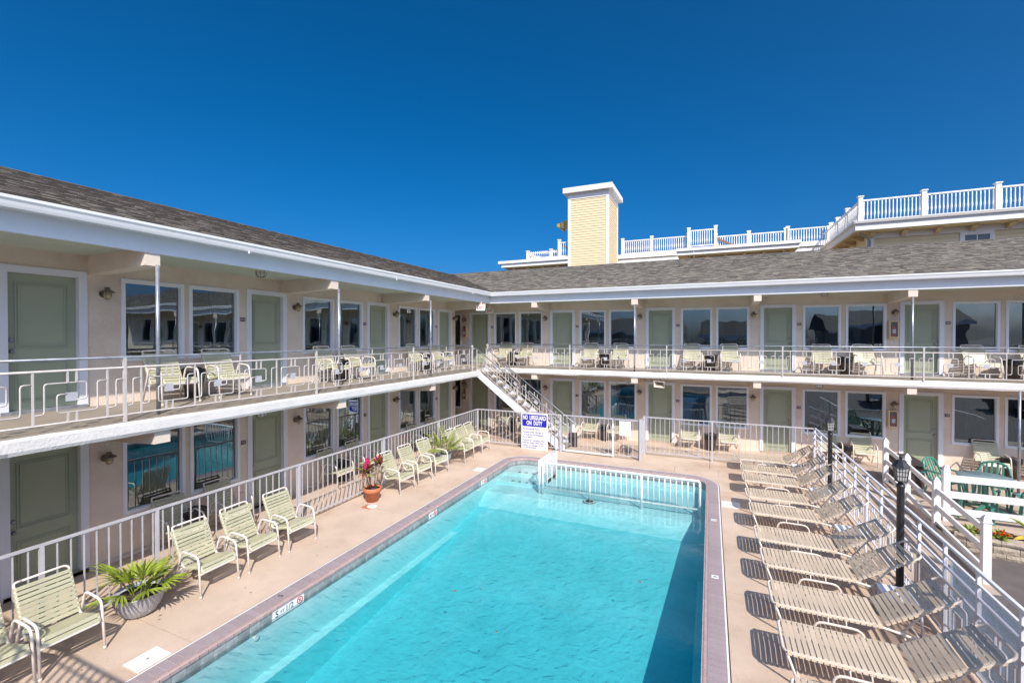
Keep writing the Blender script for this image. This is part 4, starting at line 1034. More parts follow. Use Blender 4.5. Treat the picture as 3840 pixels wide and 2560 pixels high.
cabinet(-9.40, 3.88, 'tan fire extinguisher cabinet in the upper corner by the dark window'); cabinet(-9.40, 1.28, 'tan fire extinguisher cabinet in the ground floor corner by the stairs')
for x_, y_, w_, lb, rz in ((-7.53, 14.34, .31, 'white EXIT sign with red letters hanging at the balcony corner', 20), (-8.05, 16.1, .30, 'white EXIT sign with red letters set back near the upper corner door', 35)):
    z_ = 4.70
    t_ = thing('exit_sign', lb, 'exit sign', (x_, y_, z_), R(rz), 'EXIT signs at the balcony corner')
    part(MB().box(-w_ / 2, -.03, -.10, w_ / 2, .03, .09), 'sign_case', 'sign_white', t_, world=False)
    part(MB().box(-.05, -.03, .09, .05, .03, .20), 'sign_mount', 'beam', t_, world=False)
    text('lettering', 'EXIT', .165, 'exit_red', t_, (0, -.0315, -.005), FACE_Y, sx=.72, bold=.004, ext=.0008, world=False)
t_ = thing('horn_speaker', 'beige rectangular horn speaker hanging under the end wing balcony', 'speaker', (-1.45, 14.9, 2.36))
part(MB().tube([(-1.43, 14.92, zb), (-1.43, 14.92, 2.27)], .018, 8), 'mount', 'bronze', t_)
hm = MB(); fr_ = [(-1.62, 14.74, 2.275), (-1.30, 14.74, 2.255), (-1.29, 14.70, 2.075), (-1.60, 14.70, 2.095)]; bk = [(-1.51, 14.98, 2.25), (-1.40, 14.98, 2.25), (-1.40, 14.98, 2.18), (-1.51, 14.98, 2.18)]
for i in range(4): hm.face([fr_[i], fr_[(i + 1) % 4], bk[(i + 1) % 4], bk[i]])
hm.face(bk); part(hm, 'horn', 'speaker', t_)
part(MB().tube([*fr_], .010, 4, closed=True), 'horn_rim', 'frame_cream', t_)
part(MB().tube([(-1.455, 14.98, 2.215), (-1.455, 15.12, 2.23)], .055, 12), 'driver', 'speaker', t_); part(MB().tube([(-1.455, 14.97, 2.215), (-1.455, 14.90, 2.21)], .022, 8), 'phase_plug', 'galv', t_)

# waste bins
def make_bin():
    t_ = thing('waste_bin', 'x', 'waste bin')
    part(MB().lathe([(.13, 0), (.175, .50), (.185, .52)], (0, 0, 0), 18), 'bin_body', 'bin_brown', t_, world=False)
    mb = MB(); n_ = 22; r_ = random.Random(3); rows_ = []
    for rr_, z_ in ((.17, .50), (.192, .525), (.20, .46), (.187, .40), (.175, .36)):
        rows_.append([Vector(((rr_ + r_.uniform(-.006, .012)) * math.cos(2 * math.pi * j / n_), (rr_ + r_.uniform(-.006, .012)) * math.sin(2 * math.pi * j / n_), z_ + r_.uniform(-.02, .02))) for j in range(n_)])
    for a in range(len(rows_) - 1):
        for j in range(n_): mb.face([rows_[a][j], rows_[a][(j + 1) % n_], rows_[a + 1][(j + 1) % n_], rows_[a + 1][j]], True)
    mb.face([v - Vector((0, 0, .06)) for v in rows_[0]])
    part(mb, 'bin_bag', 'bag_black', t_, world=False); return t_
bn0 = make_bin(); bu = [False]
def wbin(x, y, z, lb):
    o = bn0 if not bu[0] else copy_tree(bn0); bu[0] = True; o.location = (x, y, z); o.rotation_euler = (0, 0, rnd.uniform(0, 6))
    o['label'] = lb; o['group'] = 'brown waste bins between the chairs'; o['category'] = 'waste bin'
for f, z_ in ((0, D), (1, 2.55)):
    nm = ('ground floor', 'upper balcony')[f]
    for k, y_ in enumerate((5.24, 8.9, 12.65)): wbin(-8.72, y_, z_, 'brown waste bin, %s from the near end on the side wing %s' % (ordn[k], nm))
    for k, x_ in enumerate((-7.02, -3.46, .02, 3.66, 7.28)): wbin(x_, 16.12, z_, 'brown waste bin, %s from the stairs corner on the end wing %s' % (ordn[k], nm))

# ------------------------------------------------------------------ lamp posts
def lamp_post(x, y, h, lb):
    t_ = thing('lamp_post', lb, 'lamp post', (x, y, D), 0, 'black lantern posts behind the loungers')
    part(MB().lathe([(.065, 0), (.065, .10), (.047, .13), (.045, h - .06), (.054, h - .05), (.054, h - .03), (.035, h)], (x, y, D), 16), 'pole', 'black_metal', t_)
    z0 = D + h
    part(MB().lathe([(.035, 0), (.035, .02), (.075, .035), (.075, .05)], (x, y, z0), 8), 'lantern_base', 'black_metal', t_)
    gl_ = MB(); a, b_ = .056, .074
    k0 = [(x - a, y - a, z0 + .05), (x + a, y - a, z0 + .05), (x + a, y + a, z0 + .05), (x - a, y + a, z0 + .05)]; k1 = [(x - b_, y - b_, z0 + .25), (x + b_, y - b_, z0 + .25), (x + b_, y + b_, z0 + .25), (x - b_, y + b_, z0 + .25)]
    for i in range(4): gl_.face([k0[i], k0[(i + 1) % 4], k1[(i + 1) % 4], k1[i]])
    part(gl_, 'lantern_glass', 'lantern_glass', t_)
    cg = MB()
    for i in range(4):
        A0, A1, B0, B1 = Vector(k0[i]), Vector(k0[(i + 1) % 4]), Vector(k1[i]), Vector(k1[(i + 1) % 4])
        for u in (0, .25, .5, .75): cg.bar(A0.lerp(A1, u), B0.lerp(B1, u), .010 if u == 0 else .006, .010 if u == 0 else .006)
        for u in (0, .33, .66, 1): cg.bar(A0.lerp(B0, u), A1.lerp(B1, u), .008, .008)
    part(cg, 'lantern_cage', 'black_metal', t_)
    part(MB().lathe([(.112, .25), (.108, .26), (.075, .30), (.06, .335), (.02, .345), (.018, .37), (.026, .385), (.012, .41), (.0, .415)], (x, y, z0), 8, smooth=False), 'lantern_cap', 'black_metal', t_)
lamp_post(2.56, 12.52, 1.50, 'black lantern post nearer the end wing, behind the loungers'); lamp_post(2.53, 8.20, 1.60, 'black lantern post nearer the camera, standing by the white panel')

# ------------------------------------------------------------------ planters and plants
def leaf(mb, base, dirv, L_, wd, droop, n_=5, fold=.15, twist=0):
    """one arching leaf blade"""
    d = Vector(dirv).normalized(); p_ = Vector(base); side = d.cross(Vector((0, 0, 1)))
    side = side.normalized() if side.length > 1e-3 else Vector((1, 0, 0)); prev = None
    for k in range(n_ + 1):
        t = k / n_; ww = wd * math.sin(math.pi * min(1, .12 + t * .88)) ** .8 * (1 if t < 1 else .0)
        nrm = side.cross(d).normalized(); a, b_ = p_ - side * ww / 2 + nrm * fold * ww, p_ + side * ww / 2 + nrm * fold * ww
        row = (a, p_.copy(), b_)
        if prev: mb.face([prev[0], prev[1], row[1], row[0]], True); mb.face([prev[1], prev[2], row[2], row[1]], True)
        prev = row; d = (d + Vector((0, 0, -droop / n_))).normalized(); p_ = p_ + d * L_ / n_
    return p_
r_ = random.Random(4)
pt = thing('planter', 'grey embossed bowl planter of spiky green fan palm leaves', 'planter', (-7.02, 3.50, D))
c0 = (-7.02, 3.50, D)
part(MB().lathe([(.0, .0), (.13, .0), (.19, .04), (.255, .15), (.285, .27), (.29, .30), (.275, .305), (.26, .27), (.0, .25)], c0, 28), 'bowl', 'bowl_grey', pt)
part(MB().lathe([(.0, .285), (.26, .268)], c0, 20), 'soil', 'soil', pt)
mbb = MB()
for k in range(14):
    q = k * 25.7
    mbb.tube([(c0[0] + (.272) * math.cos(R(q + 8 * math.sin(s * 2))) * (.80 + .2 * s), c0[1] + .272 * math.sin(R(q + 8 * math.sin(s * 2))) * (.80 + .2 * s), D + .08 + s * .17) for s in (0, .25, .5, .75, 1)], .007, 4)
part(mbb, 'relief', 'bowl_grey', pt)
part(MB().tube([(c0[0] + .286 * math.cos(R(q)), c0[1] + .286 * math.sin(R(q)), D + .297) for q in range(0, 360, 15)], .013, 6, closed=True), 'rim', 'bowl_grey', pt)
for k in range(15):
    az = k * 137.5 + r_.uniform(-20, 20); el = r_.uniform(28, 80); L_ = r_.uniform(.34, .54)
    d = Vector((math.cos(R(az)) * math.cos(R(el)), math.sin(R(az)) * math.cos(R(el)), math.sin(R(el))))
    b_ = Vector((c0[0] + .07 * math.cos(R(az)), c0[1] + .07 * math.sin(R(az)), D + .26)); hub = b_ + d * L_ * .5
    lm = MB(); lm.tube([b_, hub], .006, 4)
    side = d.cross(Vector((0, 0, 1))).normalized()
    for j in range(-5, 6):
        a = j * .17; dd = (d * math.cos(a) + side * math.sin(a)).normalized(); leaf(lm, hub, dd, L_ * .85 * (1 - abs(j) * .05), .034, .75, 5)
    part(lm, 'frond', 'leaf_green' if k % 5 else 'leaf_palm', pt)
pt = thing('planter', 'terracotta pot of red and pink leaved plants on bare stems', 'planter', (-7.0, 8.05, D)); c0 = (-7.0, 8.05, D)
part(MB().lathe([(.0, 0), (.135, 0), (.175, .22), (.19, .225), (.195, .235), (.20, .31), (.185, .315), (.175, .28), (.0, .27)], c0, 26), 'pot', 'terracotta', pt)
part(MB().lathe([(.0, .285), (.178, .28)], c0, 18), 'soil', 'soil', pt)
for k, (dx, dy, h_, tip) in enumerate(((-.06, -.10, .62, 0), (-.03, -.05, .70, 0), (-.08, -.02, .55, 0), (.03, .08, .82, 1), (-.01, -.13, .66, 0), (.05, .12, .74, 1))):
    b_ = Vector(c0) + Vector((dx * .5, dy * .5, .27)); tp = Vector(c0) + Vector((dx * 1.2, dy * 1.6, .27 + h_ * .75))
    sm_ = part(MB().tube([b_, b_.lerp(tp, .5) + Vector((.01, -.01, 0)), tp], .009, 5), 'stem', 'stem', pt)
    for j in range(11):
        az = j * 137.5 + k * 40; el = 15 + 60 * (j / 10) + r_.uniform(-8, 8); d = Vector((math.cos(R(az)) * math.cos(R(el)), math.sin(R(az)) * math.cos(R(el)), math.sin(R(el))))
        lm = MB(); leaf(lm, tp - Vector((0, 0, .10 * (1 - j / 10))), d, r_.uniform(.18, .28), .060, .7 - .5 * j / 10, 5)
        part(lm, 'leaf', 'leaf_pink' if j > 8 and k in (1, 3, 4) else ('leaf_red' if j % 4 else 'leaf_palm'), sm_)
pt = thing('planter', 'grey pot holding a small feathery green palm between the chairs', 'planter', (-7.08, 11.2, D)); c0 = (-7.08, 11.2, D)
part(MB().lathe([(.0, 0), (.12, 0), (.19, .18), (.215, .31), (.205, .33), (.19, .30), (.0, .28)], c0, 24), 'pot', 'bowl_grey', pt)
part(MB().lathe([(.0, .295), (.19, .29)], c0, 18), 'soil', 'soil', pt)
for k in range(26):
    az = k * 137.5; el = r_.uniform(46, 84); L_ = r_.uniform(.55, .88); d = Vector((math.cos(R(az)) * math.cos(R(el)), math.sin(R(az)) * math.cos(R(el)), math.sin(R(el))))
    p_ = Vector(c0) + Vector((.05 * math.cos(R(az)), .05 * math.sin(R(az)), .28)); lm = MB(); path = [p_.copy()]
    for j in range(12):
        d = (d + Vector((0, 0, -.085))).normalized(); p_ = p_ + d * L_ / 12; path.append(p_.copy())
        if j > 3:
            side = d.cross(Vector((0, 0, 1))).normalized()
            for sgn in (-1, 1):
                leaf(lm, p_, (d * .75 + side * sgn * .8 + Vector((0, 0, .15))), .19 * (1 - abs(j - 7) * .08), .024, .7, 3)
    lm.tube(path, .006, 4); part(lm, 'frond', 'leaf_palm', pt)

# ------------------------------------------------------------------ patio, ramp, planter wall and white fence beyond the railing
def rz_(y): return D + .0 if y > 14.3 else max(-.36, D - (14.3 - y) * .062)
rp = MB(); yy = [-12, 6, 9.6, 10.6, 11.6, 12.6, 13.6, 14.3, 16.52]
for a, b_ in zip(yy[:-1], yy[1:]):
    rp.face([(2.72, a, rz_(a)), (4.16, a, rz_(a)), (4.16, b_, rz_(b_)), (2.72, b_, rz_(b_))])
rmp = struct('ramp', rp, 'concrete_walk')
dv = MB(); dv.face([(2.725, -30, -.345), (40, -30, -.345), (40, 11.0, -.345), (2.725, 11.0, -.345)]); dv.face([(2.725, 9.4, -.34), (4.165, 9.4, -.34), (4.165, 6, -.34), (2.725, 6, -.34)])
struct('driveway', dv, 'asphalt')
pa = MB().box(4.17, 11.55, -.5, 16, 16.50, D)
struct('patio', pa, 'concrete_walk')
part(MB().box(4.10, 11.2, -.5, 4.165, 14.4, D + .02), 'ramp_kerb', 'beam', rmp)
rw = thing('planter_wall', 'curved low wall of rough tan concrete blocks around the flower bed', 'retaining wall', (5.0, 11.0, -.35))
cv = [(4.25, 11.15), (4.45, 11.02), (4.70, 10.95), (5.1, 10.90), (5.6, 10.86), (6.2, 10.9), (6.8, 11.0), (7.5, 11.2)]
def cvp(s):
    acc = 0
    for a, b_ in zip(cv[:-1], cv[1:]):
        L_ = math.dist(a, b_)
        if s <= acc + L_: u = (s - acc) / L_; return Vector((a[0] + (b_[0] - a[0]) * u, a[1] + (b_[1] - a[1]) * u, 0)), Vector((b_[0] - a[0], b_[1] - a[1], 0)).normalized()
        acc += L_
    return Vector((*cv[-1], 0)), Vector((1, 0, 0))
for row, (z0, z1, off, cap) in enumerate(((-.36, -.235, 0, 0), (-.23, -.09, .17, 0), (-.085, -.005, .07, 1))):
    s = -off
    while s < 3.3:
        L_ = .34; p0, d0 = cvp(max(0, s) + .004); p1, d1 = cvp(s + L_ - .004); n0 = Vector((d0.y, -d0.x, 0)); n1 = Vector((d1.y, -d1.x, 0))
        if (p1 - p0).length > .05:
            mb = MB(); rows_ = []
            for u in (0, .2, .4, .6, .8, 1):
                c = p0.lerp(p1, u); nn = n0.lerp(n1, u).normalized(); jut = (.03 if cap else .0)
                rows_.append([c - nn * .20 + Vector((0, 0, z0)), c + nn * (jut + r_.uniform(-.008, .008)) + Vector((0, 0, z0)), c + nn * (jut + .012 + (0 if u in (0, 1) else r_.uniform(-.004, .014))) + Vector((0, 0, (z0 + z1) / 2)), c + nn * (jut + r_.uniform(-.008, .008)) + Vector((0, 0, z1)), c - nn * .20 + Vector((0, 0, z1))])
            for a, b_ in zip(rows_[:-1], rows_[1:]):
                for q in range(5): mb.face([a[q], b_[q], b_[(q + 1) % 5], a[(q + 1) % 5]])
            mb.face(list(reversed(rows_[0]))); mb.face(rows_[-1]); part(mb, 'wall_block', 'block', rw)
        s += L_
bed = MB(); bed.face([(4.18, 11.56, -.07)] + [(a, b_ + .12, -.07) for a, b_ in cv] + [(7.5, 11.56, -.07)]); struct('flower_bed', bed, 'soil')
t_ = thing('flat_stone', 'tan boulder lying on the flower bed behind the white post', 'stone', (4.45, 11.32, -.08))
part(MB().lathe([(.0, .0), (.20, .0), (.23, .04), (.16, .085), (.0, .10)], (4.45, 11.32, -.07), 9, 1.2, .7, smooth=False), 'boulder', 'block', t_)
def zinnia(x, y, z, n_fl, lb, seed):
    rr_ = random.Random(seed); t_ = thing('flower_clump', lb, 'flowers', (x, y, z), 0, 'red flower clumps in the planter')
    for k in range(110):
        az, el = rr_.uniform(0, 360), rr_.uniform(5, 75); rad = rr_.uniform(.0, .13); d = Vector((math.cos(R(az)) * math.cos(R(el)), math.sin(R(az)) * math.cos(R(el)), math.sin(R(el))))
        lm = MB(); leaf(lm, (x + rad * math.cos(R(az)), y + rad * math.sin(R(az)), z + rr_.uniform(.03, .14)), d, rr_.uniform(.08, .13), .042, .5, 3)
        part(lm, 'leaf', 'leaf_palm' if k % 2 else 'leaf_green', t_)
    for k in range(n_fl):
        az = k * 360 / n_fl + rr_.uniform(-20, 20); rad = rr_.uniform(.05, .17); c = Vector((x + rad * math.cos(R(az)), y + rad * .8 * math.sin(R(az)), z + .20 - rad * .35 + rr_.uniform(-.02, .03)))
        fm = MB()
        for lay_ in range(2):
            for j in range(10):
                q = j * 36 + lay_ * 18; d = Vector((math.cos(R(q)), math.sin(R(q)), .25 + .4 * lay_)); leaf(fm, c + Vector((0, 0, .006 * lay_)), d, .054 - .012 * lay_, .028, .6, 2)
        f_ = part(fm, 'flower', 'flower_red', t_)
        part(MB().lathe([(.012, 0), (.01, .012), (.0, .014)], c + Vector((0, 0, .006)), 8), 'flower_eye', 'flower_eye', f_)
        part(MB().tube([(x, y, z), c], .004, 4), 'flower_stem', 'leaf_green', f_)
zinnia(4.83, 11.08, -.07, 8, 'clump of bright red flowers spilling over the planter wall cap', 2); zinnia(4.47, 11.20, -.07, 2, 'sparse red flower clump partly behind the white fence post', 9)
t_ = thing('canna_plant', 'large yellowing leaves at the edge of the flower bed', 'plant', (5.45, 11.15, -.07))
for k, (az, el, L_, mt) in enumerate(((185, 32, .42, 'leaf_yellow'), (120, 55, .50, 'leaf_palm'), (250, 45, .4, 'leaf_yellow'), (40, 40, .5, 'leaf_green'), (160, 62, .58, 'leaf_palm'), (300, 50, .4, 'leaf_green'), (200, 12, .36, 'leaf_green'))):
    d = Vector((math.cos(R(az)) * math.cos(R(el)), math.sin(R(az)) * math.cos(R(el)), math.sin(R(el)))); lm = MB(); leaf(lm, (5.45, 11.15, -.05), d, L_, .17, .9, 7, .25); part(lm, 'leaf', mt, t_)
# white vinyl fences
def vpost(t_, x, y, z, h, wd=.105):
    a = wd / 2
    p_ = part(MB().box(x - a, y - a, z - .3, x + a, y + a, z + h - .135), 'post', 'vinyl', t_)
    cp = MB(); zz = z + h - .135
    cp.box(x - a - .008, y - a - .008, zz, x + a + .008, y + a + .008, zz + .022)
    cp.box(x - a * .82, y - a * .82, zz + .022, x + a * .82, y + a * .82, zz + .038)
    k0 = [(x + u * a * 1.04, y + v * a * 1.04, zz + .038) for u, v in ((-1, -1), (1, -1), (1, 1), (-1, 1))]; k1 = [(x + u * a * .72, y + v * a * .72, zz + .085) for u, v in ((-1, -1), (1, -1), (1, 1), (-1, 1))]; ap = (x, y, zz + .135)
    for i in range(4): cp.face([k0[i], k0[(i + 1) % 4], k1[(i + 1) % 4], k1[i]]); cp.face([k1[i], k1[(i + 1) % 4], ap])
    cp.face(k0); part(cp, 'post_cap', 'vinyl', p_)
VF = thing('rail_fence', 'white three rail vinyl fence sloping down beside the ramp', 'fence', (4.12, 12, D), 0, 'white vinyl rail fences')
PV = [(4.12, 14.36, .0), (4.12, 12.99, -.07), (4.12, 11.54, -.19), (4.12, 9.78, -.30)]
for x_, y_, z_ in PV: vpost(VF, x_, y_, z_, 1.09)
for (a, b_) in zip(PV[:-1], PV[1:]):
    for h_ in (.82, .50, .17):
        part(MB().bar((a[0], a[1] - .05, a[2] + h_), (b_[0], b_[1] + .05, b_[2] + h_), .04, .105), 'rail', 'vinyl', VF)
part(MB().prism([(4.085, 11.30, -.24), (4.085, 9.84, -.33), (4.085, 9.84, -.20), (4.085, 11.30, -.06)], (.05, 0, 0)), 'skirt_board', 'beam', VF)
VH = thing('rail_fence', 'white three rail vinyl fence closing off the patio with the table', 'fence', (4.39, 11.88, D), 0, 'white vinyl rail fences')
vpost(VH, 4.39, 11.88, D, 1.13); vpost(VH, 6.85, 11.88, D, 1.13)
for h_ in (.86, .53, .20): part(MB().bar((4.44, 11.88, D + h_), (6.80, 11.88, D + h_), .045, .13), 'rail', 'vinyl', VH)
# patio table and chairs
tt = thing('patio_table', 'round speckled blue grey table on the patio behind the white fence', 'table', (5.40, 12.87, D)); tx, ty = 5.40, 12.87
part(MB().lathe([(.0, .70), (.44, .70), (.455, .71), (.455, .72), (.44, .732), (.0, .734)], (tx, ty, D), 32), 'table_top', 'table_top', tt)
part(MB().lathe([(.06, .10), (.05, .70)], (tx, ty, D), 12), 'pedestal', 'plastic_green', tt)
for q in (45, 135, 225, 315): part(MB().bar((tx, ty, D + .12), (tx + .36 * math.cos(R(q)), ty + .36 * math.sin(R(q)), D + .025), .06, .05), 'leg', 'plastic_green', tt)
def make_plastic_chair():
    """faces +y"""
    t_ = thing('plastic_chair', 'x', 'chair')
    sm_ = MB(); n_ = 6
    for i in range(n_):
        a = -.22 + i * .44 / n_; b_ = a + .44 / n_ - .008
        sm_.hexa([(a, -.2, .40), (b_, -.2, .40), (b_, .22, .43), (a, .22, .43), (a, -.2, .415), (b_, -.2, .415), (b_, .22, .445), (a, .22, .445)])
    part(sm_, 'seat', 'plastic_green', t_, world=False)
    hoop = roundpath([(-.24, -.16, .42), (-.25, -.27, .66), (-.20, -.33, .84), (.0, -.35, .89), (.20, -.33, .84), (.25, -.27, .66), (.24, -.16, .42)], .10, 4)
    part(MB().tube(hoop, .024, 8), 'back_hoop', 'plastic_green', t_, world=False)
    for x_ in (-.13, -.045, .045, .13): part(MB().bar((x_, -.19, .42), (x_ * 1.0, -.335, .86), .038, .012, (0, 1, .3)), 'back_slat', 'plastic_green', t_, world=False)
    for sx in (-1, 1):
        part(MB().tube(roundpath([(sx * .25, -.26, .64), (sx * .29, -.05, .65), (sx * .28, .20, .62), (sx * .25, .23, .44)], .08, 4), .020, 6), 'armrest', 'plastic_green', t_, world=False)
        part(MB().bar((sx * .23, .20, .43), (sx * .26, .25, 0), .05, .03), 'leg', 'plastic_green', t_, world=False); part(MB().bar((sx * .22, -.19, .42), (sx * .25, -.30, 0), .05, .03), 'leg', 'plastic_green', t_, world=False)
    return t_
pc = make_plastic_chair()
for k, (x_, y_, rz, lb) in enumerate(((4.93, 13.36, 222, 'green plastic chair at the table nearest the brown deck box'), (5.75, 13.42, 150, 'green plastic chair behind the table, facing the pool'), (5.06, 12.30, -30, 'green plastic chair between the table and the white fence post'), (6.02, 12.62, 80, 'green plastic chair at the table, partly cut off by the photo edge'))):
    o = pc if k == 0 else copy_tree(pc); o.location = (x_, y_, D); o.rotation_euler = (0, 0, R(rz)); o['label'] = lb; o['group'] = 'green plastic chairs around the patio table'; o['category'] = 'chair'
db = thing('deck_box', 'brown slatted deck box with a black bag under its lid', 'storage box', (4.56, 14.45, D))
part(MB().box(4.33, 14.06, D, 4.80, 14.84, D + .54), 'box_body', 'deck_box', db)
for k in range(8):
    part(MB().box(4.322, 14.07 + k * .097, D + .03, 4.33, 14.155 + k * .097, D + .50), 'plank', 'deck_box', db)
for k in range(5): part(MB().box(4.345 + k * .091, 14.052, D + .03, 4.425 + k * .091, 14.06, D + .50), 'plank', 'deck_box', db)
lidm = MB(); lidm.hexa([(4.30, 14.02, D + .56), (4.84, 14.02, D + .56), (4.84, 14.88, D + .56), (4.30, 14.88, D + .56), (4.38, 14.02, D + .66), (4.76, 14.02, D + .66), (4.76, 14.88, D + .66), (4.38, 14.88, D + .66)])
part(lidm, 'lid', 'deck_box', db); part(MB().box(4.325, 14.04, D + .49, 4.815, 14.86, D + .56), 'bag', 'bag_black', db)
t_ = tag(part(MB().tube([(4.33, 14.0, D + .40), (4.82, 13.98, D + .44)], .012, 6), 'garden_stick', 'teal'), 'thin teal stick lying against the brown deck box', 'stick')
t_ = thing('support_pole', 'thin rusty grey pole standing on the patio at the photo edge', 'pole', (6.72, 14.6, D))
part(MB().tube([(6.72, 14.6, D), (6.72, 14.6, zb)], .028, 10), 'pole', 'galv', t_); part(MB().lathe([(.07, 0), (.07, .012), (.03, .016)], (6.72, 14.6, D), 10), 'foot_plate', 'galv', t_)

# ------------------------------------------------------------------ yellow building behind
def balustrade(t_, a, b_, h, posts, pitch=.135, ph=None):
    a, b_ = Vector(a), Vector(b_); L_ = (b_ - a).length; d_ = (b_ - a) / L_; up = Vector((0, 0, 1)); base_ = Vector(root_of(t_).location)
    part(MB().bar(a + up * (h - .03), b_ + up * (h - .03), .09, .06), 'hand_rail', 'far_trim', t_); part(MB().bar(a + up * .10, b_ + up * .10, .06, .06), 'foot_rail', 'far_trim', t_)
    me = MB().lathe([(.022, .13), (.022, .30), (.038, .42), (.026, .55), (.022, h - .28), (.022, h - .05)], (0, 0, 0), 5).mesh('baluster', 'far_trim')
    for s in posts:
        c = a + d_ * s; hh = (ph or h + .13)
        part(MB().box(c.x - .085, c.y - .085, c.z - .1, c.x + .085, c.y + .085, c.z + hh).box(c.x - .115, c.y - .115, c.z + hh, c.x + .115, c.y + .115, c.z + hh + .05), 'newel', 'far_trim', t_)
    for k in range(1, int(L_ / pitch)):
        c = a + d_ * (k * pitch)
        if any(abs(k * pitch - s) < .10 for s in posts): continue
        o = bpy.data.objects.new('baluster', me); C.objects.link(o); o.parent = t_; o.location = c - base_
def siding(t_, x0, x1, y, z0, z1, par, axis='X', pitch=.155):
    """clapboards facing -Y (axis X) or +X (axis Y, plane x = y argument)"""
    n_ = int((z1 - z0) / pitch)
    for k in range(n_ + 1):
        a, b_ = z0 + k * pitch, min(z1, z0 + (k + 1) * pitch - .010)
        if b_ - a < .02: continue
        mb = MB()
        if axis == 'X': mb.prism([(x0, y - .028, a), (x0, y - .008, b_), (x0, y + .01, b_), (x0, y + .01, a)], (x1 - x0, 0, 0))
        else: mb.prism([(y + .028, x0, a), (y + .008, x0, b_), (y - .01, x0, b_), (y - .01, x0, a)], (0, x1 - x0, 0))
        part(mb, 'siding_board', 'siding', par)
yb = thing('yellow_building', 'tall yellow clapboard building with white roof decks beyond the motel roof', 'building', (5, 30, -.6))
# square tower
TX0, TX1, TY0, TY1 = -8.36, -5.78, 28.0, 31.0; TT = 12.62
core = part(MB().box(TX0 + .02, TY0 + .02, -.6, TX1 - .02, TY1 - .02, TT), 'tower', 'siding', yb)
siding(yb, TX0 + .14, TX1 - .17, TY0 + .02, 7.2, 12.42, core); siding(yb, TY0 + .12, TY1 - .10, TX1 - .02, 7.2, 12.42, core, 'Y')
for x0, x1, y0, y1 in ((TX0 - .02, TX0 + .14, TY0 - .02, TY0 + .2), (TX1 - .17, TX1 + .02, TY0 - .02, TY0 + .12), (TX1 - .1, TX1 + .02, TY1 - .12, TY1 + .02)):
    part(MB().box(x0, y0, 6, x1, y1, 12.40), 'corner_board', 'far_trim', core)
part(MB().box(TX0 - .02, TY0 - .03, 12.40, TX1 + .03, TY1 + .03, 12.78), 'frieze', 'far_trim', core)
part(MB().box(TX0 - .28, TY0 - .30, 12.78, TX1 + .28, TY1 + .30, 13.10), 'tower_cap', 'far_trim', yb)
# right block with its roof deck
part(MB().box(6.72, 26.0, -.6, 20, 34, 8.5), 'block_wall', 'siding', yb)
bw = yb.children[-1]
siding(yb, 6.94, 9.98, 26.0, 7.0, 8.22, bw, pitch=.17); siding(yb, 11.1, 20, 26.0, 7.0, 8.22, bw, pitch=.17)
part(MB().box(6.68, 25.95, -.2, 6.94, 26.1, 8.22), 'corner_board', 'far_trim', bw); part(MB().box(6.68, 25.95, 8.22, 20, 26.0, 8.46), 'frieze', 'far_trim', bw)
part(MB().box(6.1, 25.25, 8.46, 20, 34, 8.50), 'eave_soffit', 'far_soffit', yb); part(MB().box(6.05, 25.2, 8.50, 20, 34, 8.80), 'eave_fascia', 'far_trim', yb)
part(MB().prism([(6.0, 25.1, 8.80), (6.0, 25.06, 8.90), (6.0, 25.2, 8.93), (6.0, 25.3, 8.80)], (14, 0, 0)), 'eave_gutter', 'far_trim', yb); part(MB().box(5.97, 25.1, 8.80, 6.1, 34, 8.92), 'eave_gutter', 'far_trim', yb)
for k in range(11): part(MB().prism([(6.72 + k * 1.18, 25.95, 8.455), (6.72 + k * 1.18, 25.5, 8.455), (6.72 + k * 1.18, 25.5, 8.40), (6.72 + k * 1.18, 25.95, 8.24)], (.18, 0, 0)), 'eave_bracket', 'far_soffit', yb)
for k in range(5): part(MB().prism([(6.70, 26.6 + k * 1.3, 8.455), (6.25, 26.6 + k * 1.3, 8.455), (6.25, 26.6 + k * 1.3, 8.40), (6.70, 26.6 + k * 1.3, 8.24)], (0, .18, 0)), 'eave_bracket', 'far_soffit', yb)
wf = part(MB().box(9.98, 25.94, 7.3, 10.14, 26.02, 8.08).box(10.95, 25.94, 7.3, 11.1, 26.02, 8.08).box(9.98, 25.94, 8.08, 11.1, 26.02, 8.22), 'window', 'far_trim', yb)
part(MB().box(10.14, 25.97, 7.3, 10.95, 25.99, 8.08), 'pane', 'far_glass', wf); part(MB().box(10.53, 25.955, 7.3, 10.56, 25.968, 8.08), 'glazing_bar', 'far_trim', wf)
part(MB().tube(roundpath([(6.2, 25.4, 8.75), (6.25, 25.45, 8.4), (6.75, 25.85, 8.2), (6.80, 25.9, 7.0)], .15), .05, 8), 'downspout', 'galv', yb)
rdA = thing('roof_railing', 'white balustrade around the highest roof deck of the yellow building', 'railing', (6.4, 25.7, 8.9), 0, 'white roof deck balustrades')
balustrade(rdA, (6.35, 25.7, 8.92), (20, 25.7, 8.92), 1.06, [.0, 2.30, 4.73, 7.2, 9.7, 12.2]); balustrade(rdA, (6.35, 25.85, 8.92), (6.35, 33, 8.92), 1.06, [2.0, 3.9, 5.9])
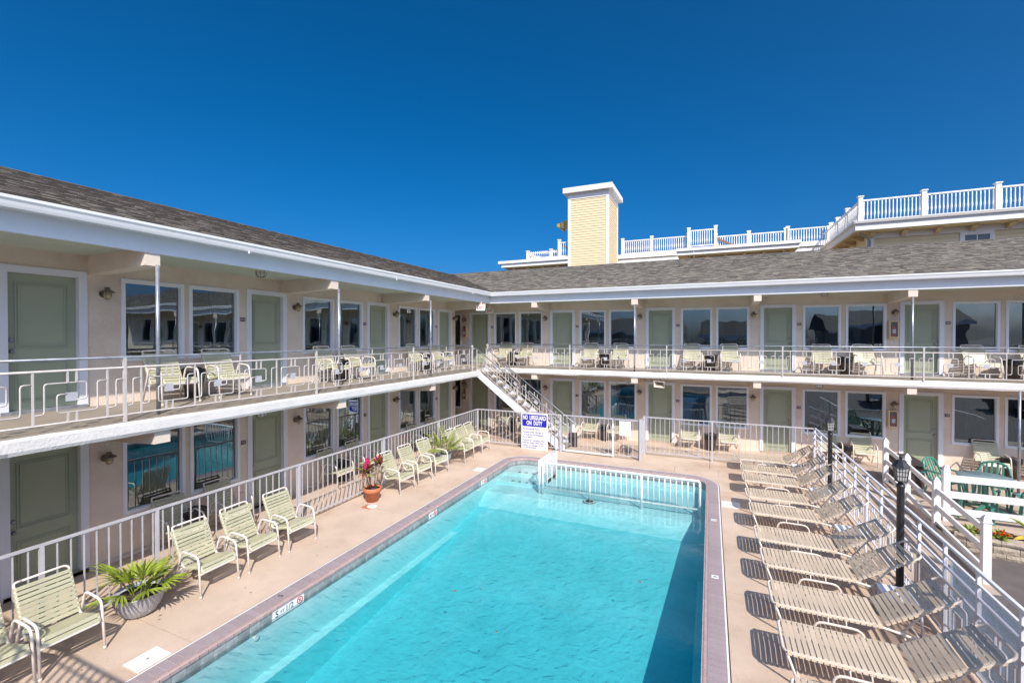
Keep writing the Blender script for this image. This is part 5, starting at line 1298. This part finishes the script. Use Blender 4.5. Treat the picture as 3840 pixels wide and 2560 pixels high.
# middle roof with decks
part(MB().box(-5.7, 32, -.6, 8, 40, 9.05), 'block_wall', 'siding', yb); part(MB().box(-5.9, 31.6, 8.72, 8, 40, 8.98), 'eave_fascia', 'far_trim', yb); part(MB().box(-5.9, 31.5, 9.02, 8, 40, 9.30), 'deck_edge', 'far_trim', yb)
part(MB().box(-1.2, 28.4, -.6, 3.9, 33, 8.3), 'block_wall', 'siding', yb)
part(MB().box(-1.72, 27.75, 8.30, 4.2, 33, 8.34), 'eave_soffit', 'far_soffit', yb); part(MB().box(-1.75, 27.7, 8.34, 4.25, 33, 8.56), 'eave_fascia', 'far_trim', yb); part(MB().box(-1.82, 27.6, 8.56, 4.32, 33, 8.72), 'eave_gutter', 'far_trim', yb)
for k in range(6): part(MB().prism([(-1.2 + k * .95, 28.38, 8.295), (-1.2 + k * .95, 27.9, 8.295), (-1.2 + k * .95, 27.9, 8.24), (-1.2 + k * .95, 28.38, 8.1)], (.16, 0, 0)), 'eave_bracket', 'far_soffit', yb)
part(MB().tube(roundpath([(-.9, 27.65, 8.6), (-.85, 27.8, 8.3), (-.9, 28.3, 8.1), (-.9, 28.35, 7)], .1), .045, 8), 'downspout', 'far_trim', yb)
rdB = thing('roof_railing', 'white balustrade of the middle roof deck beside the yellow tower', 'railing', (0, 32, 9.3), 0, 'white roof deck balustrades')
balustrade(rdB, (-5.6, 31.9, 9.3), (-1.35, 31.9, 9.3), 1.0, [.0, 1.95, 4.25]); balustrade(rdB, (.3, 32.0, 9.0), (4.2, 32.0, 9.0), 1.12, [0, 1.9, 3.9]); balustrade(rdB, (4.2, 32.0, 9.2), (6.6, 32.0, 9.2), 1.0, [.1, 2.3])
rdC = thing('roof_railing', 'white raised balustrade section on the middle roof of the yellow building', 'railing', (-.5, 31.6, 9.4), 0, 'white roof deck balustrades')
balustrade(rdC, (-1.3, 31.7, 9.46), (.3, 31.7, 9.46), 1.12, [0, 1.6])
part(MB().bar((.35, 31.9, 10.0), (1.5, 31.9, 9.35), .06, .10), 'stair_rail', 'wood', rdC)
# left roof and railings by the tower
part(MB().box(-12.6, 28.6, -.6, TX0, 34, 8.35), 'block_wall', 'far_soffit', yb); part(MB().box(-13.1, 28.0, 8.38, TX0, 34, 8.62), 'eave_fascia', 'far_trim', yb); part(MB().box(-13.3, 27.9, 8.62, TX0, 34, 8.80), 'eave_gutter', 'far_trim', yb); part(MB().box(-13.0, 28.1, 8.34, TX0, 34, 8.38), 'eave_soffit', 'far_soffit', yb)
for k in range(4): part(MB().prism([(-12.4 + k * 1.05, 28.58, 8.335), (-12.4 + k * 1.05, 28.2, 8.335), (-12.4 + k * 1.05, 28.2, 8.28), (-12.4 + k * 1.05, 28.58, 8.12)], (.16, 0, 0)), 'eave_bracket', 'far_soffit', yb)
rdD = thing('roof_railing', 'low white balustrade on the roof edge away from the yellow tower', 'railing', (-10, 28.4, 8.8), 0, 'white roof deck balustrades')
balustrade(rdD, (-11.3, 28.4, 8.82), (-9.1, 28.4, 8.82), .48, [0, 1.65], ph=.58); balustrade(rdD, (-11.3, 28.5, 8.82), (-11.3, 33, 8.82), .48, [2], ph=.58)
rdE = thing('roof_railing', 'tall white balustrade piece tucked against the yellow tower', 'railing', (-8.8, 28.5, 8.8), 0, 'white roof deck balustrades')
balustrade(rdE, (-9.05, 28.3, 8.82), (-8.4, 28.3, 8.82), 1.0, [0]); part(MB().bar((-8.95, 28.45, 9.7), (-8.42, 28.45, 9.35), .05, .09), 'stair_rail', 'wood', rdE)
aw = thing('awning', 'yellow and white striped awning sticking out beside the tower', 'awning', (-8.9, 29.5, 11))
for k in range(5):
    y0 = 29.0 + k * .3
    part(MB().prism([(TX0 - .04, y0, 11.55), (TX0 - 1.08, y0, 11.20), (TX0 - 1.08, y0, 11.02), (TX0 - .97, y0, 11.02), (TX0 - .97, y0, 11.17), (TX0 - .04, y0, 11.50)], (0, .295, 0)), 'awning_stripe', 'awning_yellow' if k % 2 == 0 else 'awning_white', aw)
# side of the awning: alternating gores
gx = [(TX0 - .04 - .96 * u, 11.55 - .35 * u) for u in (0, .2, .4, .6, .8, 1)]
for k in range(5): part(MB().prism([(gx[k][0], 28.98, gx[k][1]), (gx[k + 1][0], 28.98, gx[k + 1][1]), (gx[k + 1][0], 28.98, 11.02 - (.42 if 0 else .42 * (1 - (k + 1) / 5))), (gx[k][0], 28.98, 11.02 - .42 * (1 - k / 5))], (0, .015, 0)), 'awning_side', 'awning_yellow' if k % 2 == 0 else 'awning_white', aw)

# ------------------------------------------------------------------ what stands behind the camera (seen in the glass, casts the shadow in the corner)
ob = thing('sun_deck', 'raised white deck facing the pool where the photographer stands', 'balcony', (-2, -1.5, -.6))
part(MB().box(-9, -3.0, 2.40, 6, -.36, 2.56), 'deck_slab', 'slab_white', ob)
part(MB().tube([(-9, -.32, 3.60), (6, -.32, 3.60)], .02, 8), 'top_rail', 'rail_paint', ob)
part(MB().tube([(-9, -.32, 3.45), (6, -.32, 3.45)], .014, 6), 'middle_rail', 'rail_paint', ob)
pk = MB().box(-.011, -.011, 0, .011, .011, 1.05).mesh('picket', 'rail_paint')
for k in range(110):
    o = part(pk, 'picket', 'rail_paint', ob, world=False); o.location = (-9 + k * .137 + 2, -.32 + 1.5, 2.55 + .6)
def house(lb, x0, y0, x1, y1, h, rise, along_x):
    t_ = thing('house', lb, 'house', ((x0 + x1) / 2, (y0 + y1) / 2, -.62), 0, 'houses across the street behind the camera')
    part(MB().box(x0, y0, -.62, x1, y1, h), 'house_wall', 'house_wall', t_)
    mb = MB(); e = .5
    if along_x: mb.prism([(x0 - e, y0 - e, h), (x0 - e, (y0 + y1) / 2, h + rise), (x0 - e, y1 + e, h)], (x1 - x0 + 2 * e, 0, 0))
    else: mb.prism([(x0 - e, y0 - e, h), ((x0 + x1) / 2, y0 - e, h + rise), (x1 + e, y0 - e, h)], (0, y1 - y0 + 2 * e, 0))
    part(mb, 'roof', 'house_roof', t_)
    if along_x:
        part(MB().box(x0 - e, y1 + e - .02, h - .25, x1 + e, y1 + e + .06, h + .05), 'fascia', 'white_paint', t_)
        for k in range(int((x1 - x0) / 3)):
            for zz in (.6, 3.2):
                if zz + 1.4 < h: part(MB().box(x0 + 1 + k * 3, y1 + .001, zz, x0 + 2.2 + k * 3, y1 + .04, zz + 1.4), 'window', 'far_glass', t_)
    else:
        part(MB().box(x0 - e - .06, y0 - e, h - .25, x0 - e + .02, y1 + e, h + .05), 'fascia', 'white_paint', t_)
        for k in range(int((y1 - y0) / 3)):
            for zz in (.6, 3.2):
                if zz + 1.4 < h: part(MB().box(x0 - .04, y0 + 1 + k * 3, zz, x0 - .001, y0 + 2.2 + k * 3, zz + 1.4), 'window', 'far_glass', t_)
house('dark gabled house across the street, opposite the end wing', -16, -34, -4, -24, 4.4, 1.8, True); house('dark low house across the street beside the gabled one', -1, -32, 9, -24, 4.0, 2.0, True)
house('dark wide house across the street at the far side', 12, -36, 24, -26, 4.8, 1.7, True); house('long dark motel wing facing the side wing across the drive', 24, -12, 32, 26, 5.2, 1.6, False)

# a parked car and bay lines on the drive, mirrored in the ground floor glass
bl = MB()
for k in range(6): bl.face([(7 + k * 2.6, -2.5, -.338), (7.1 + k * 2.6, -2.5, -.338), (7.1 + k * 2.6, 3.2, -.338), (7 + k * 2.6, 3.2, -.338)])
struct('bay_markings', bl, 'white_paint')
def car(x, y, rz, mat, lb):
    t_ = thing('parked_car', lb, 'car', (x, y, -.335), R(rz), 'cars parked on the drive')
    prof = [(-2.2, .30), (-2.25, .62), (-2.0, .86), (-1.1, .93), (-.55, 1.38), (.75, 1.42), (1.55, .98), (2.15, .88), (2.22, .35)]
    part(MB().prism([(a, -.82, b_) for a, b_ in prof], (0, 1.64, 0)), 'body', mat, t_, world=False)
    for sy in (-.825, .825):
        part(MB().face([(-1.0, sy, .96), (-.52, sy, 1.32), (.70, sy, 1.36), (1.35, sy, 1.0)]), 'side_glass', 'far_glass', t_, world=False)
        for wx in (-1.4, 1.4): part(MB().tube([(wx, sy * .93, .32), (wx, sy * 1.03, .32)], .32, 18), 'wheel', 'bag_black', t_, world=False)
car(9.7, .2, 90, 'white_paint', 'white car parked on the drive beside the pool railing'); car(14.9, .4, 90, 'far_glass', 'dark car parked further along the drive')

# ------------------------------------------------------------------ lettering becomes plain mesh
bpy.context.view_layer.update()
dg = bpy.context.evaluated_depsgraph_get()
for o in [o for o in sc.objects if o.type == 'FONT']:
    me = bpy.data.meshes.new_from_object(o.evaluated_get(dg)); nm = o.name.split('.')[0]; me.name = nm
    q = bpy.data.objects.new('x', me); C.objects.link(q); q.parent = o.parent; q.matrix_local = o.matrix_local.copy()
    bpy.data.objects.remove(o); q.name = nm
